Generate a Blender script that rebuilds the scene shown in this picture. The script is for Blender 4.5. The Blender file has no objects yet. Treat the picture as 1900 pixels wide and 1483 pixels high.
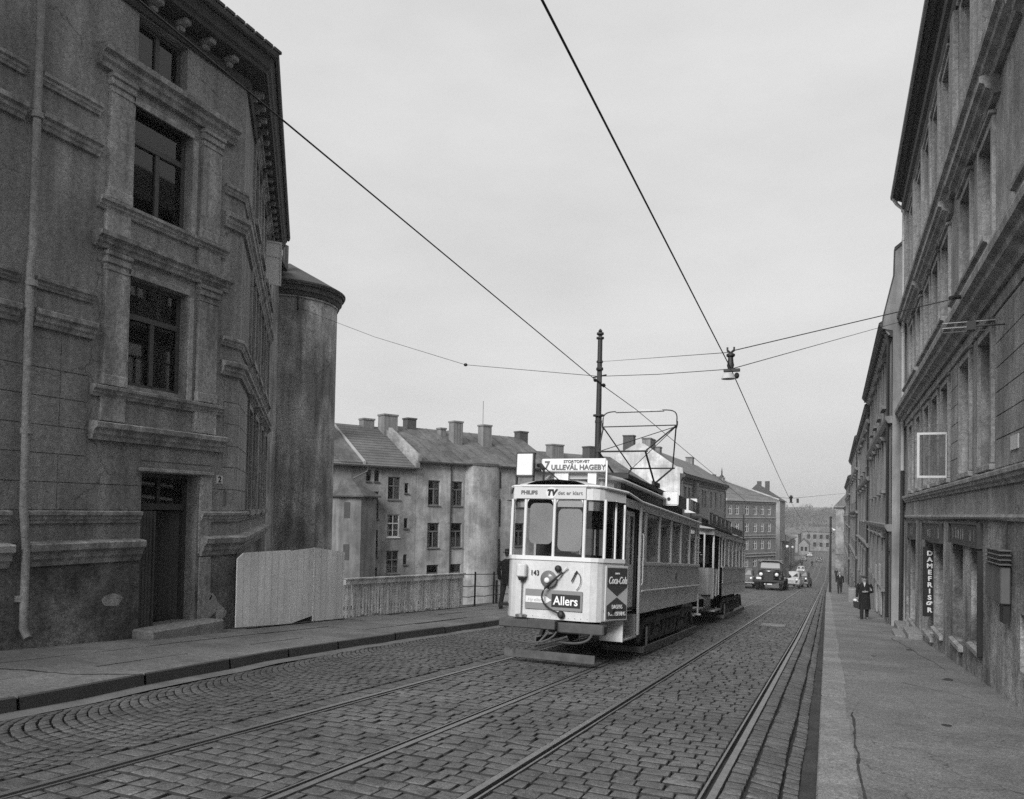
import bpy, math, random
from mathutils import Matrix, Vector
random.seed(7)
R = math.radians
C = bpy.context.scene.collection
SLOPE = .0665
CAMH = 1.65
def lerp(a, b, t): return a + (b - a) * t
def pl(pts, x):
    if x <= pts[0][0]: return pts[0][1]
    for (a, va), (b, vb) in zip(pts, pts[1:]):
        if x <= b: return lerp(va, vb, (x - a) / (b - a))
    return pts[-1][1]
GZ = [(-60, -CAMH + 60 * SLOPE), (125, -CAMH - 125 * SLOPE), (150, -11.25), (172, -12.0), (200, -12.7), (258, -14.0), (330, -15.3), (400, -14.6),
      (520, -7), (700, 4), (900, 9), (1200, 12)]
def dx(y): return -.005 * max(0, y - 20)
def gz(y): return pl(GZ, y)                       # road surface (top of the rails)
KL = [(-5, -6.9), (4.7, -7.07), (6.2, -7.27), (9.2, -7.58), (12, -7.6), (17, -7.45), (30, -7.4), (60, -7.6), (160, -9)]
def kl(y): return pl(KL, y)                       # left kerb line
def kr(y): return -.10 - .0085 * (y - 5) if y < 60 else -.57 - .004 * (y - 60)
def gut(y): return pl([(5, .05), (25, .15), (300, .15)], y)      # how far the right gutter falls below the rails
def pr(y): return gz(y) + pl([(5, .09), (14, .05), (28, -.05), (300, -.05)], y)   # right pavement surface
def plf(y): return gz(y) + .125                   # left pavement surface

# ---------------------------------------------------------------- materials
def ramp(nt, src, a, b, p0=.3, p1=.7):
    r = nt.nodes.new('ShaderNodeValToRGB')
    r.color_ramp.elements[0].position = p0; r.color_ramp.elements[1].position = p1
    r.color_ramp.elements[0].color = (a, a, a, 1); r.color_ramp.elements[1].color = (b, b, b, 1)
    nt.links.new(src, r.inputs[0]); return r.outputs[0]
def mapping(nt, co, s):
    m = nt.nodes.new('ShaderNodeMapping'); m.inputs['Scale'].default_value = s
    nt.links.new(co, m.inputs['Vector']); return m.outputs[0]
def noise(nt, co, scale, detail=6, rough=.6):
    n = nt.nodes.new('ShaderNodeTexNoise'); n.inputs['Scale'].default_value = scale
    n.inputs['Detail'].default_value = detail; n.inputs['Roughness'].default_value = rough
    nt.links.new(co, n.inputs['Vector']); return n.outputs['Fac']
def mul(nt, a, b, mode='MULTIPLY'):
    m = nt.nodes.new('ShaderNodeMath'); m.operation = mode
    for i, v in enumerate((a, b)):
        if isinstance(v, (int, float)): m.inputs[i].default_value = v
        else: nt.links.new(v, m.inputs[i])
    return m.outputs[0]
M = {}
def cracks(nt, co, sc, amt, wid=.012):
    d = nt.nodes.new('ShaderNodeTexNoise'); d.inputs['Scale'].default_value = 1.6; d.inputs['Detail'].default_value = 6; nt.links.new(co, d.inputs['Vector'])
    ad = nt.nodes.new('ShaderNodeVectorMath'); ad.operation = 'MULTIPLY_ADD'; nt.links.new(d.outputs['Color'], ad.inputs[0]); ad.inputs[1].default_value = (.9, .9, .9); nt.links.new(co, ad.inputs[2])
    v = nt.nodes.new('ShaderNodeTexVoronoi'); v.feature = 'DISTANCE_TO_EDGE'; v.inputs['Scale'].default_value = sc; nt.links.new(ad.outputs[0], v.inputs['Vector'])
    line = ramp(nt, v.outputs['Distance'], 1 - amt, 1, 0, wid * sc)
    msk = ramp(nt, noise(nt, co, .7, 3), 0, 1, .5, .56)
    m = nt.nodes.new('ShaderNodeMix'); m.data_type = 'FLOAT'; nt.links.new(msk, m.inputs[0]); nt.links.new(line, m.inputs[2]); m.inputs[3].default_value = 1
    return m.outputs[0]
def mat(name, base, rough=.8, var=0, scale=2., streak=0, fine=0, bump=0, bscale=40., metal=0, spec=.5, blot=0, tex=None, crack=0, grit=0):
    m = bpy.data.materials.new(name); m.use_nodes = True; nt = m.node_tree
    b = nt.nodes['Principled BSDF']
    b.inputs['Roughness'].default_value = rough; b.inputs['Metallic'].default_value = metal
    b.inputs['Specular IOR Level'].default_value = spec
    b.inputs['Base Color'].default_value = (base, base, base, 1)
    M[name] = m
    if not (crack or grit or var or streak or fine or bump or blot or tex): return m
    co = nt.nodes.new('ShaderNodeTexCoord').outputs['Object']
    v = base
    if var: v = mul(nt, ramp(nt, noise(nt, co, scale), 1 - var, 1 + var), v)
    if streak: v = mul(nt, ramp(nt, noise(nt, mapping(nt, co, (1, 1, .12)), 3.2, 8), 1 - streak, 1 + streak, .35, .68), v)
    if blot: v = mul(nt, ramp(nt, noise(nt, co, .55, 9, .68), 1 - blot, 1 + blot * .7, .42, .6), v)
    if fine: v = mul(nt, ramp(nt, noise(nt, co, 55, 3), 1 - fine, 1 + fine), v)
    if crack: v = mul(nt, cracks(nt, co, crack, .6), v)
    if grit: v = mul(nt, ramp(nt, noise(nt, co, 14, 8, .75), 1 - grit, 1 + grit, .36, .64), v)
    if tex: v = mul(nt, tex(nt, co), v)
    nt.links.new(v, b.inputs['Base Color'])
    if bump:
        bp = nt.nodes.new('ShaderNodeBump'); bp.inputs['Strength'].default_value = bump; bp.inputs['Distance'].default_value = .02
        nt.links.new(noise(nt, co, bscale, 4), bp.inputs['Height']); nt.links.new(bp.outputs[0], b.inputs['Normal'])
    return m
def emis(name, v):
    m = bpy.data.materials.new(name); m.use_nodes = True
    b = m.node_tree.nodes['Principled BSDF']; b.inputs['Base Color'].default_value = (v, v, v, 1)
    M[name] = m; return m
def brick_tex(sx, sy, mortar=.35, rows=1.):
    def f(nt, co):
        t = nt.nodes.new('ShaderNodeTexBrick'); t.inputs['Scale'].default_value = 1
        t.inputs['Brick Width'].default_value = sx; t.inputs['Row Height'].default_value = sy
        t.inputs['Mortar Size'].default_value = .012; t.inputs['Mortar Smooth'].default_value = .2
        t.inputs['Color1'].default_value = (.85,) * 3 + (1,); t.inputs['Color2'].default_value = (1.15,) * 3 + (1,)
        t.inputs['Mortar'].default_value = (mortar,) * 3 + (1,)
        nt.links.new(co, t.inputs['Vector']); return t.outputs['Color']
    return f
def stripes(ax, period, dark, width=.2):
    def f(nt, co):
        s = nt.nodes.new('ShaderNodeSeparateXYZ'); nt.links.new(co, s.inputs[0])
        src = s.outputs[ax]
        fr = mul(nt, mul(nt, src, 1 / period), 0, 'FRACT') if False else mul(nt, mul(nt, src, 1 / period), 1.0, 'FLOORED_MODULO')
        return ramp(nt, fr, dark, 1, width * .6, width)
    return f
mat('plaster_left', .275, .9, .1, 1.2, .3, .22, .7, 45, blot=.15, crack=.35, grit=.25)
mat('plaster_left_trim', .32, .88, .2, 2.5, .42, .2, .5, 60, grit=.35)
mat('plaster_base', .17, .92, .25, 1.6, .25, .25, 1, 25, blot=.62, grit=.45)
mat('plaster_tower', .36, .92, .16, 1.0, .45, .2, .7, 30, blot=.38, crack=.5, grit=.3)
mat('plaster_right', .31, .9, .14, 1.1, .26, .2, .6, 45, blot=.24, crack=.3, grit=.25)
mat('plaster_right_low', .32, .92, .2, 1.4, .4, .25, 1, 28, blot=.48, grit=.4)
mat('plaster_right_trim', .3, .88, .15, 2.5, .35, .18, .5, 60, grit=.3)
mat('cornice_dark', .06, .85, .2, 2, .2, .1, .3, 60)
mat('plaster_row', .19, .9, .15, .6, .25, .1, .4, 30, blot=.25)
mat('plaster_row_pale', .27, .9, .15, .6, .25, .1, .4, 30, blot=.2)
mat('plaster_row_trim', .22, .9, .15, 1.5, .3, .1, .3, 50)
mat('house_grey', .26, .9, .14, .5, .2, .15, .3, 30, blot=.34, grit=.22, crack=.25)
mat('house_pale', .34, .9, .14, .5, .18, .15, .3, 30, blot=.32, grit=.22, crack=.3)
mat('gable_white', .6, .9, .12, .6, .2, .1, .3, 30, blot=.3, grit=.2)
mat('house_mid', .27, .9, .08, .5, .12, .05, .2, 30, blot=.12)
mat('brick_wall', .17, .9, .12, .4, .1, .1, .2, 30, blot=.12)
mat('brick_trim', .34, .9, .12, 1, .1)
mat('far_wall', .24, .9, .1, .3, .1)
mat('roof_tile', .11, .8, .15, .8, 0, .1, .2, 20, blot=.2, tex=stripes(2, .2, .45, .35))
mat('roof_tile_dark', .05, .8, .15, .8, 0, .1, .2, 20)
mat('roof_metal', .1, .7, .15, .6, .25, .1, .1, 10, blot=.35, grit=.2)
mat('roof_far', .13, .85, .12, .4, .12, 0, 0, blot=.2)
mat('chimney', .2, .9, .15, 2, .1, .2, .5, 20, tex=brick_tex(.25, .08, .55))
mat('chimney_dark', .06, .9, .15, 2, .1, .2, .5, 20)
mat('frame_dark', .075, .6, .1, 5)
mat('frame_mid', .13, .6, .15, 5, .2)
mat('frame_white', .62, .6, .08, 5)
mat('door_wood', .05, .7, .15, 3, .3)
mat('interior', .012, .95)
mat('curtain', .8, .9, .15, 6, .2)
mat('iron', .02, .6, .1, 5)
mat('steel', .28, .35, .12, 5, metal=.7)
mat('rail_steel', .22, .42, .2, 9, fine=.15, metal=.55)
mat('rail_groove', .012, .7)
mat('zinc_light', .5, .6, .12, 3, .15)
mat('zinc', .13, .65, .15, 3, .25)
mat('sett', .115, .6, .3, 2.6, 0, .35, .6, 70, blot=.2, grit=.3)
mat('sett_fan', .098, .64, .3, 2.8, 0, .35, .6, 70, blot=.22, grit=.3)
mat('joint', .03, .95, .3, 5, 0, .3)
mat('sett_far', .09, .75, .15, .4, 0, .15, 0, tex=brick_tex(.19, .175, .45))
mat('asphalt', .185, .85, .12, .8, 0, .5, .7, 90, blot=.2, crack=.3, grit=.22)
mat('granite', .225, .75, .16, 2.5, 0, .45, .5, 80, blot=.16, grit=.25)
mat('slab', .17, .8, .16, 1.5, 0, .4, .4, 80, blot=.24, grit=.25)
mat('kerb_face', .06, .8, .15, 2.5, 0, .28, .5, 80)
mat('gutter_dark', .035, .8, .5, 3, 0, .4, .5, 40)
mat('gutter_pale', .15, .8, .3, 2, 0, .25, .4, 40)
mat('ground', .1, .95, .2, .2, 0, .1, 0)
mat('hill_ground', .1, .95, .2, .1)
mat('foliage_far', .085, .9, .3, .3)
mat('twig', .05, .9)
mat('hoarding', .85, .75, .07, 1.2, .16, .15, 0, tex=stripes(1, .19, .62, .07), grit=.1)
mat('picket', .74, .8, .22, 5, .35, .2, grit=.2)
mat('tram_cream', .6, .4, .05, 1.5, .1, .08, grit=.07, blot=.05)
mat('tram_white', .72, .32, .03, 2)
mat('tram_side', .76, .4, .09, 1.5, .16, .08, grit=.1, blot=.08)
mat('tram_panel', .55, .4, .1, 1.5, .16, .08, grit=.12, blot=.1)
mat('tram_roof', .42, .65, .12, 2, 0, .1)
mat('tram_roof_dark', .025, .7, .2, 2)
mat('bogie', .06, .7, .3, 6, 0, .2)
mat('bogie_worn', .13, .7, .3, 6, 0, .2)
mat('sign_white', .72, .5, .03, 3)
mat('board_pale', .56, .5, .03, 3)
mat('letter_black', .01, .6)
mat('letter_grey', .12, .6)
mat('letter_mid', .28, .6)
mat('board_grey', .21, .5, .05, 3)
mat('board_red', .06, .4, .05, 3)
mat('letter_white', .85, .5)
mat('letter_pale', .5, .6)
mat('sign_dark', .05, .5, .2, 5)
mat('shop_board', .035, .6, .35, 4, .2, .3)
mat('rubber', .02, .8)
mat('lamp_glass', .75, .1, spec=1)
mat('chrome', .75, .25, metal=.9)
mat('cloth_black', .008, .9)
mat('cloth_dark', .018, .9)
mat('cloth_grey', .05, .9)
mat('skin', .3, .6)
mat('hair', .05, .8)
mat('shirt', .6, .8)
mat('leather', .012, .5)
mat('car_dark', .02, .3, .05)
mat('car_mid', .1, .3, .05)
mat('car_light', .42, .35, .05)
mat('pane_sky_grey', .5, .25, .1, 3)
mat('guard_wood', .085, .8, .3, 5, .2, .2)
mat('reflector', .16, .2, spec=.8)
mat('blind', .42, .8, .08, 3)
g = bpy.data.materials.new('glass'); g.use_nodes = True; nt = g.node_tree; nt.nodes.clear()
o = nt.nodes.new('ShaderNodeOutputMaterial'); mx = nt.nodes.new('ShaderNodeMixShader')
tr = nt.nodes.new('ShaderNodeBsdfTransparent'); tr.inputs[0].default_value = (.72, .72, .72, 1)
gl = nt.nodes.new('ShaderNodeBsdfGlossy'); gl.inputs['Roughness'].default_value = .03; gl.inputs[0].default_value = (.9, .9, .9, 1)
fr = nt.nodes.new('ShaderNodeFresnel'); fr.inputs[0].default_value = 1.6
nt.links.new(fr.outputs[0], mx.inputs[0]); nt.links.new(tr.outputs[0], mx.inputs[1]); nt.links.new(gl.outputs[0], mx.inputs[2])
nt.links.new(mx.outputs[0], o.inputs[0]); M['glass'] = g

# ---------------------------------------------------------------- object helpers
def tag(o, label=None, cat=None, group=None, kind=None):
    if label: o['label'] = label
    if cat: o['category'] = cat
    if group: o['group'] = group
    if kind: o['kind'] = kind
    return o
def empty(name, loc, label, cat, group=None):
    o = bpy.data.objects.new(name, None); C.objects.link(o); o.location = loc
    o.empty_display_size = .2
    return tag(o, label, cat, group)
def world_loc(o):
    v = Vector(o.location)
    return v
class FR:
    """local frame: u along d, w along n (outward), z up"""
    def __init__(s, p, ang=None, d=None, n=None, z=(0, 0, 1)):
        s.p = Vector(p) if len(p) == 3 else Vector((p[0], p[1], 0))
        if ang is not None:
            a = R(ang); s.d = Vector((math.sin(a), math.cos(a), 0)); s.n = Vector((math.cos(a), -math.sin(a), 0))
        else: s.d = Vector(d); s.n = Vector(n)
        s.z = Vector(z)
    def __call__(s, u, w, z): return s.p + s.d * u + s.n * w + s.z * z
WORLD = FR((0, 0, 0), d=(1, 0, 0), n=(0, 1, 0))
class MB:
    def __init__(s, fr=WORLD): s.v = []; s.f = []; s.fr = fr; s.mi = []; s.m = 0
    def pt(s, u, w, z): s.v.append(tuple(s.fr(u, w, z))); return len(s.v) - 1
    def face(s, *idx): s.f.append(tuple(idx)); s.mi.append(s.m)
    def quad(s, *pts): s.face(*[s.pt(*p) for p in pts])
    def box(s, u0, u1, w0, w1, z0, z1, bev=0):
        if bev:
            c = [(u0, u1), (w0, w1), (z0, z1)]
            idx = {}
            for a in (0, 1):
                for b in (0, 1):
                    for d in (0, 1):
                        P = [c[0][a], c[1][b], c[2][d]]
                        for ax in range(3):
                            q = list(P)
                            for k in range(3):
                                if k != ax: q[k] += bev * (1 if (a, b, d)[k] == 0 else -1)
                            idx[a, b, d, ax] = s.pt(*q)
            for ax in range(3):
                o1, o2 = [k for k in range(3) if k != ax]
                for sd in (0, 1):
                    def key(x, y):
                        t = [0, 0, 0]; t[ax] = sd; t[o1] = x; t[o2] = y; return (*t, ax)
                    s.face(idx[key(0, 0)], idx[key(1, 0)], idx[key(1, 1)], idx[key(0, 1)])
            for ax in range(3):
                o1, o2 = [k for k in range(3) if k != ax]
                for x in (0, 1):
                    for y in (0, 1):
                        t0 = [0, 0, 0]; t0[o1] = x; t0[o2] = y; t1 = list(t0); t1[ax] = 1
                        s.face(idx[(*t0, o1)], idx[(*t0, o2)], idx[(*t1, o2)], idx[(*t1, o1)])
            for a in (0, 1):
                for b in (0, 1):
                    for d in (0, 1): s.face(idx[a, b, d, 0], idx[a, b, d, 1], idx[a, b, d, 2])
            return s
        i = [s.pt(u, w, z) for z in (z0, z1) for w in (w0, w1) for u in (u0, u1)]
        for q in ((0, 1, 3, 2), (4, 5, 7, 6), (0, 1, 5, 4), (2, 3, 7, 6), (0, 2, 6, 4), (1, 3, 7, 5)): s.face(*[i[k] for k in q])
        return s
    def tube(s, pts, r, n=6, cap=True, r1=None):
        pts = [Vector(s.fr(*p)) for p in pts]; rings = []
        for k, p in enumerate(pts):
            t = (pts[min(k + 1, len(pts) - 1)] - pts[max(k - 1, 0)])
            if t.length < 1e-9: t = Vector((0, 0, 1))
            t.normalize(); a = Vector((0, 0, 1)) if abs(t.z) < .9 else Vector((1, 0, 0))
            x = t.cross(a).normalized(); y = t.cross(x)
            rr = r if r1 is None else lerp(r, r1, k / (len(pts) - 1))
            ring = []
            for j in range(n):
                an = 2 * math.pi * j / n
                s.v.append(tuple(p + x * rr * math.cos(an) + y * rr * math.sin(an))); ring.append(len(s.v) - 1)
            rings.append(ring)
        for a, b in zip(rings, rings[1:]):
            for j in range(n): s.face(a[j], a[(j + 1) % n], b[(j + 1) % n], b[j])
        if cap: s.face(*rings[0]); s.face(*rings[-1])
        return s
    def lathe(s, c, prof, n=16, a0=0, a1=360, axis='z'):
        rings = []; full = abs(a1 - a0) >= 360; k = n if full else n + 1
        for r, h in prof:
            ring = []
            for j in range(k):
                an = R(a0 + (a1 - a0) * j / n); x, y = r * math.cos(an), r * math.sin(an)
                if axis == 'z': q = (c[0] + x, c[1] + y, c[2] + h)
                elif axis == 'w': q = (c[0] + x, c[1] + h, c[2] + y)
                else: q = (c[0] + h, c[1] + x, c[2] + y)
                ring.append(s.pt(*q))
            rings.append(ring)
        for a, b in zip(rings, rings[1:]):
            for j in range(n if full else n): s.face(a[j], a[(j + 1) % k], b[(j + 1) % k], b[j])
        if full:
            if prof[0][0] > 1e-6: s.face(*rings[0])
            if prof[-1][0] > 1e-6: s.face(*rings[-1])
        return s
    def prism(s, poly, w0, w1, plane='uz'):
        a = [s.pt(p[0], w0, p[1]) if plane == 'uz' else (s.pt(w0, p[0], p[1]) if plane == 'wz' else s.pt(p[0], p[1], w0)) for p in poly]
        b = [s.pt(p[0], w1, p[1]) if plane == 'uz' else (s.pt(w1, p[0], p[1]) if plane == 'wz' else s.pt(p[0], p[1], w1)) for p in poly]
        n = len(poly); s.face(*a); s.face(*b[::-1])
        for j in range(n): s.face(a[j], a[(j + 1) % n], b[(j + 1) % n], b[j])
        return s
    def sweep(s, path, prof):
        """path: world xy points; prof: (out, z) pairs, closed; outward = right of travel direction"""
        n = len(path); rings = []
        for k, p in enumerate(path):
            ds = []
            if k > 0: ds.append((Vector(p) - Vector(path[k - 1])).normalized())
            if k < n - 1: ds.append((Vector(path[k + 1]) - Vector(p)).normalized())
            nn = [Vector((d.y, -d.x)) for d in ds]; m = nn[0] if len(nn) == 1 else (nn[0] + nn[1]).normalized()
            sc = 1 / max(.3, m.dot(nn[0])); ring = []
            for o, z in prof:
                s.v.append((p[0] + m.x * o * sc, p[1] + m.y * o * sc, z)); ring.append(len(s.v) - 1)
            rings.append(ring)
        q = len(prof)
        for a, b in zip(rings, rings[1:]):
            for j in range(q): s.face(a[j], a[(j + 1) % q], b[(j + 1) % q], b[j])
        s.face(*rings[0]); s.face(*rings[-1])
        return s
    def mould(s, u0, u1, prof):
        a = [s.pt(u0, w, z) for w, z in prof]; b = [s.pt(u1, w, z) for w, z in prof]; q = len(prof)
        for j in range(q): s.face(a[j], a[(j + 1) % q], b[(j + 1) % q], b[j])
        s.face(*a); s.face(*b); return s
    def panel(s, u0, u1, z0, z1, ops, depth=.2, w=0.):
        """wall sheet with openings and their reveals; z0 may be a function of u"""
        us = sorted({u0, u1, *[v for o in ops for v in o[:2] if u0 < v < u1]})
        zs = sorted({z0, z1, *[v for o in ops for v in o[2:4] if z0 < v < z1]})
        for a, b in zip(us, us[1:]):
            for c, d in zip(zs, zs[1:]):
                mu, mz = (a + b) / 2, (c + d) / 2
                if any(o[0] < mu < o[1] and o[2] < mz < o[3] for o in ops): continue
                s.quad((a, w, c), (b, w, c), (b, w, d), (a, w, d))
        for o in ops:
            a, b, c, d = o[:4]; dp = w - depth
            s.quad((a, w, c), (a, dp, c), (a, dp, d), (a, w, d)); s.quad((b, w, c), (b, dp, c), (b, dp, d), (b, w, d))
            s.quad((a, w, d), (b, w, d), (b, dp, d), (a, dp, d)); s.quad((a, w, c), (b, w, c), (b, dp, c), (a, dp, c))
        return s
    def ellipsoid(s, c, r, n=10, m=6):
        prof = [(max(1e-4, math.cos(R(-90 + 180 * k / m))), math.sin(R(-90 + 180 * k / m))) for k in range(m + 1)]
        rings = []
        for pr_, h in prof:
            rings.append([s.pt(c[0] + r[0] * pr_ * math.cos(2 * math.pi * j / n), c[1] + r[1] * pr_ * math.sin(2 * math.pi * j / n), c[2] + r[2] * h) for j in range(n)])
        for a, b in zip(rings, rings[1:]):
            for j in range(n): s.face(a[j], a[(j + 1) % n], b[(j + 1) % n], b[j])
        return s
    def loft(s, rings, cap=True):
        ids = [[s.pt(*p) for p in r] for r in rings]; n = len(ids[0])
        for a, b in zip(ids, ids[1:]):
            for j in range(n): s.face(a[j], a[(j + 1) % n], b[(j + 1) % n], b[j])
        if cap: s.face(*ids[0]); s.face(*ids[-1])
        return s
    def build(s, name, m, parent=None, smooth=False, label=None):
        me = bpy.data.meshes.new(name); me.from_pydata(s.v, [], s.f)
        ms = m if isinstance(m, (list, tuple)) else [m]
        for x in ms: me.materials.append(M[x])
        if len(ms) > 1: me.polygons.foreach_set('material_index', s.mi)
        if smooth:
            me.polygons.foreach_set('use_smooth', [True] * len(me.polygons))
            if smooth != 'all' and hasattr(me, 'set_sharp_from_angle'): me.set_sharp_from_angle(angle=R(smooth if smooth is not True else 40))
        me.update()
        o = bpy.data.objects.new(name, me); C.objects.link(o)
        if parent: attach(o, parent)
        if label: o['label'] = label
        return o
def attach(o, parent):
    o.parent = parent
    if parent.parent is None: o.matrix_parent_inverse = Matrix.Translation(-Vector(parent.location))
    return o
def text(body, fr, u, w, z, size, m, parent, name='lettering', ex=.004, shear=0, align='CENTER', sx=1., bold=0., vertical=False):
    """flat lettering lying in a frame's u-z plane, standing out along w"""
    cu = bpy.data.curves.new(name, 'FONT'); cu.body = body; cu.size = size; cu.extrude = ex; cu.shear = shear; cu.offset = bold
    cu.align_x = align; cu.align_y = 'CENTER'
    if vertical: cu.space_line = .92
    cu.materials.append(M[m]); tmp = bpy.data.objects.new('tmp', cu); C.objects.link(tmp)
    me = bpy.data.meshes.new_from_object(tmp); bpy.data.objects.remove(tmp); bpy.data.curves.remove(cu)
    o = bpy.data.objects.new(name, me); C.objects.link(o)
    if not me.materials: me.materials.append(M[m])
    d, n, zz = fr.d.normalized(), fr.n.normalized(), fr.z.normalized()
    if d.cross(zz).dot(n) < 0: d = -d            # text reads left to right seen from +n
    X, Y, Z = d * sx, zz, d.cross(zz)
    mt = Matrix.Translation(fr(u, w, z)) @ Matrix(((X.x, Y.x, Z.x, 0), (X.y, Y.y, Z.y, 0), (X.z, Y.z, Z.z, 0), (0, 0, 0, 1)))
    o.matrix_world = mt
    o.parent = parent
    pw = Matrix.Translation(Vector(parent.location)) if parent.parent is None else Matrix.Identity(4)
    o.matrix_parent_inverse = pw.inverted(); o.matrix_basis = mt
    return o
def copy_tree(o, parent=None):
    c = o.copy(); C.objects.link(c)
    if parent is not None: c.parent = parent
    for ch in o.children: copy_tree(ch, c)
    return c

def window(parent, fr, u0, u1, z0, z1, rec=.2, m='frame_dark', tr=.66, mull=1, bars=0, curtain=None, fw=.06, sill=0, name='window', top_mull=True, w=0.):
    """frame (with mullion and transom), one pane sheet, optional curtain"""
    b = MB(fr); wb, wf = w - rec - .05, w - rec
    b.box(u0, u0 + fw, wb, wf, z0, z1); b.box(u1 - fw, u1, wb, wf, z0, z1)
    b.box(u0 + fw, u1 - fw, wb, wf, z0, z0 + fw); b.box(u0 + fw, u1 - fw, wb, wf, z1 - fw, z1)
    zt = lerp(z0, z1, tr) if tr else z1 - fw
    if tr: b.box(u0 + fw, u1 - fw, wb + .002, wf + .02, zt - fw * .6, zt + fw * .6)
    for k in range(mull):
        uc = lerp(u0, u1, (k + 1) / (mull + 1)); b.box(uc - fw * .55, uc + fw * .55, wb + .004, wf + .012, z0 + fw, (z1 - fw) if (top_mull or not tr) else zt - fw * .6)
    for k in range(bars):
        zb = lerp(z0, zt, (k + 1) / (bars + 1)); b.box(u0 + fw, u1 - fw, wb + .01, wf - .01, zb - .015, zb + .015)
    if sill: b.box(u0 - .05, u1 + .05, w + .003, w + sill, z0 - .07, z0 - .004)
    o = b.build(name, m, parent)
    p = MB(fr); p.quad((u0 + fw * .5, w - rec - .025, z0 + fw * .5), (u1 - fw * .5, w - rec - .025, z0 + fw * .5), (u1 - fw * .5, w - rec - .025, z1 - fw * .5), (u0 + fw * .5, w - rec - .025, z1 - fw * .5))
    p.build('pane', 'glass', o)
    if curtain:
        c = MB(fr); wc = w - rec - .1; um = (u1 - u0) / 2 + u0
        if curtain == 'sides':
            for a, bb in ((u0 + .02, lerp(u0, u1, .3)), (lerp(u0, u1, .7), u1 - .02)):
                n = 5
                for k in range(n): c.quad((lerp(a, bb, k / n), wc + .02 * (k % 2), z0), (lerp(a, bb, (k + 1) / n), wc + .02 * ((k + 1) % 2), z0), (lerp(a, bb, (k + 1) / n), wc + .02 * ((k + 1) % 2), z1), (lerp(a, bb, k / n), wc + .02 * (k % 2), z1))
        elif curtain == 'low': c.quad((u0 + .02, wc, z0), (u1 - .02, wc, z0), (u1 - .02, wc, lerp(z0, z1, .42)), (u0 + .02, wc, lerp(z0, z1, .42)))
        elif curtain == 'right': c.quad((um, wc, z0), (u1 - .02, wc, z0), (u1 - .02, wc, z1), (um, wc, z1))
        elif curtain == 'full': c.quad((u0 + .02, wc, z0), (u1 - .02, wc, z0), (u1 - .02, wc, z1), (u0 + .02, wc, z1))
        elif curtain == 'blind': c.quad((u0 + .02, wc, lerp(z0, z1, .55)), (u1 - .02, wc, lerp(z0, z1, .55)), (u1 - .02, wc, z1), (u0 + .02, wc, z1))
        c.build('curtain', 'curtain', o)
    return o
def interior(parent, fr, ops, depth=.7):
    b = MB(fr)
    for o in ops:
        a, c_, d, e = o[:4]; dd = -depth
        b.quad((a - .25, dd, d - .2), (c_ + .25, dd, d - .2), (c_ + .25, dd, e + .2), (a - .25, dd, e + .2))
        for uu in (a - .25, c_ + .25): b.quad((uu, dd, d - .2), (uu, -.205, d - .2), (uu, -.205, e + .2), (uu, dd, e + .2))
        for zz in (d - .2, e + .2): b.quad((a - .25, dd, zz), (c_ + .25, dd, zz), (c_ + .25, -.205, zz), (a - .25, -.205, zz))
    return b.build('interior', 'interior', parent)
hv = bpy.data.materials.new('haze_vol'); hv.use_nodes = True; nt = hv.node_tree; nt.nodes.clear()
o_ = nt.nodes.new('ShaderNodeOutputMaterial'); pv = nt.nodes.new('ShaderNodeVolumePrincipled')
pv.inputs['Color'].default_value = (.9, .9, .9, 1); pv.inputs['Density'].default_value = .0007; pv.inputs['Anisotropy'].default_value = .2
nt.links.new(pv.outputs[0], o_.inputs['Volume']); M['haze_vol'] = hv
# ================================================================= SETTING: ground, road, pavements
def strip(name, xa, xb, y0, y1, dy, zf, m, kind='structure', nx=1, dz=0):
    b = MB(); n = max(1, round((y1 - y0) / dy)); rows = []
    for k in range(n + 1):
        y = lerp(y0, y1, k / n); a = xa(y) if callable(xa) else xa; c = xb(y) if callable(xb) else xb
        rows.append([b.pt(x, y, (zf(x, y) if zf.__code__.co_argcount == 2 else zf(y)) + dz) for x in [lerp(a, c, j / nx) for j in range(nx + 1)]])
    for r0, r1 in zip(rows, rows[1:]):
        for j in range(nx): b.face(r0[j], r0[j + 1], r1[j + 1], r1[j])
    o = b.build(name, m); o['kind'] = kind
    return o
# general ground: one sheet to the horizon, with the lower courtyard behind the retaining wall
CY = -8.2
gb = MB()
for y0, y1 in list(zip(list(range(-60, 76, 8)), list(range(-52, 84, 8)))) + list(zip(list(range(76, 1196, 20)), list(range(96, 1216, 20)))):
    for x0, x1 in ((-900, -100), (-100, -30), (-30, -10.02), (-10.02, -3), (-3, 2.6), (2.6, 30), (30, 120), (120, 900)):
        if x1 <= -10 and y0 < 76:
            gb.quad((x0, y0, CY), (x1, y0, CY), (x1, y1, CY), (x0, y1, CY)); continue
        lift = 0
        gb.quad((x0, y0, gz(y0) - .35), (x1, y0, gz(y0) - .35), (x1, y1, gz(y1) - .35), (x0, y1, gz(y1) - .35))
gb.quad((-900, 76, CY), (-10.02, 76, CY), (-10.02, 76, gz(76) - .35), (-900, 76, gz(76) - .35))
o = gb.build('ground', 'ground'); o['kind'] = 'structure'
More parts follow.
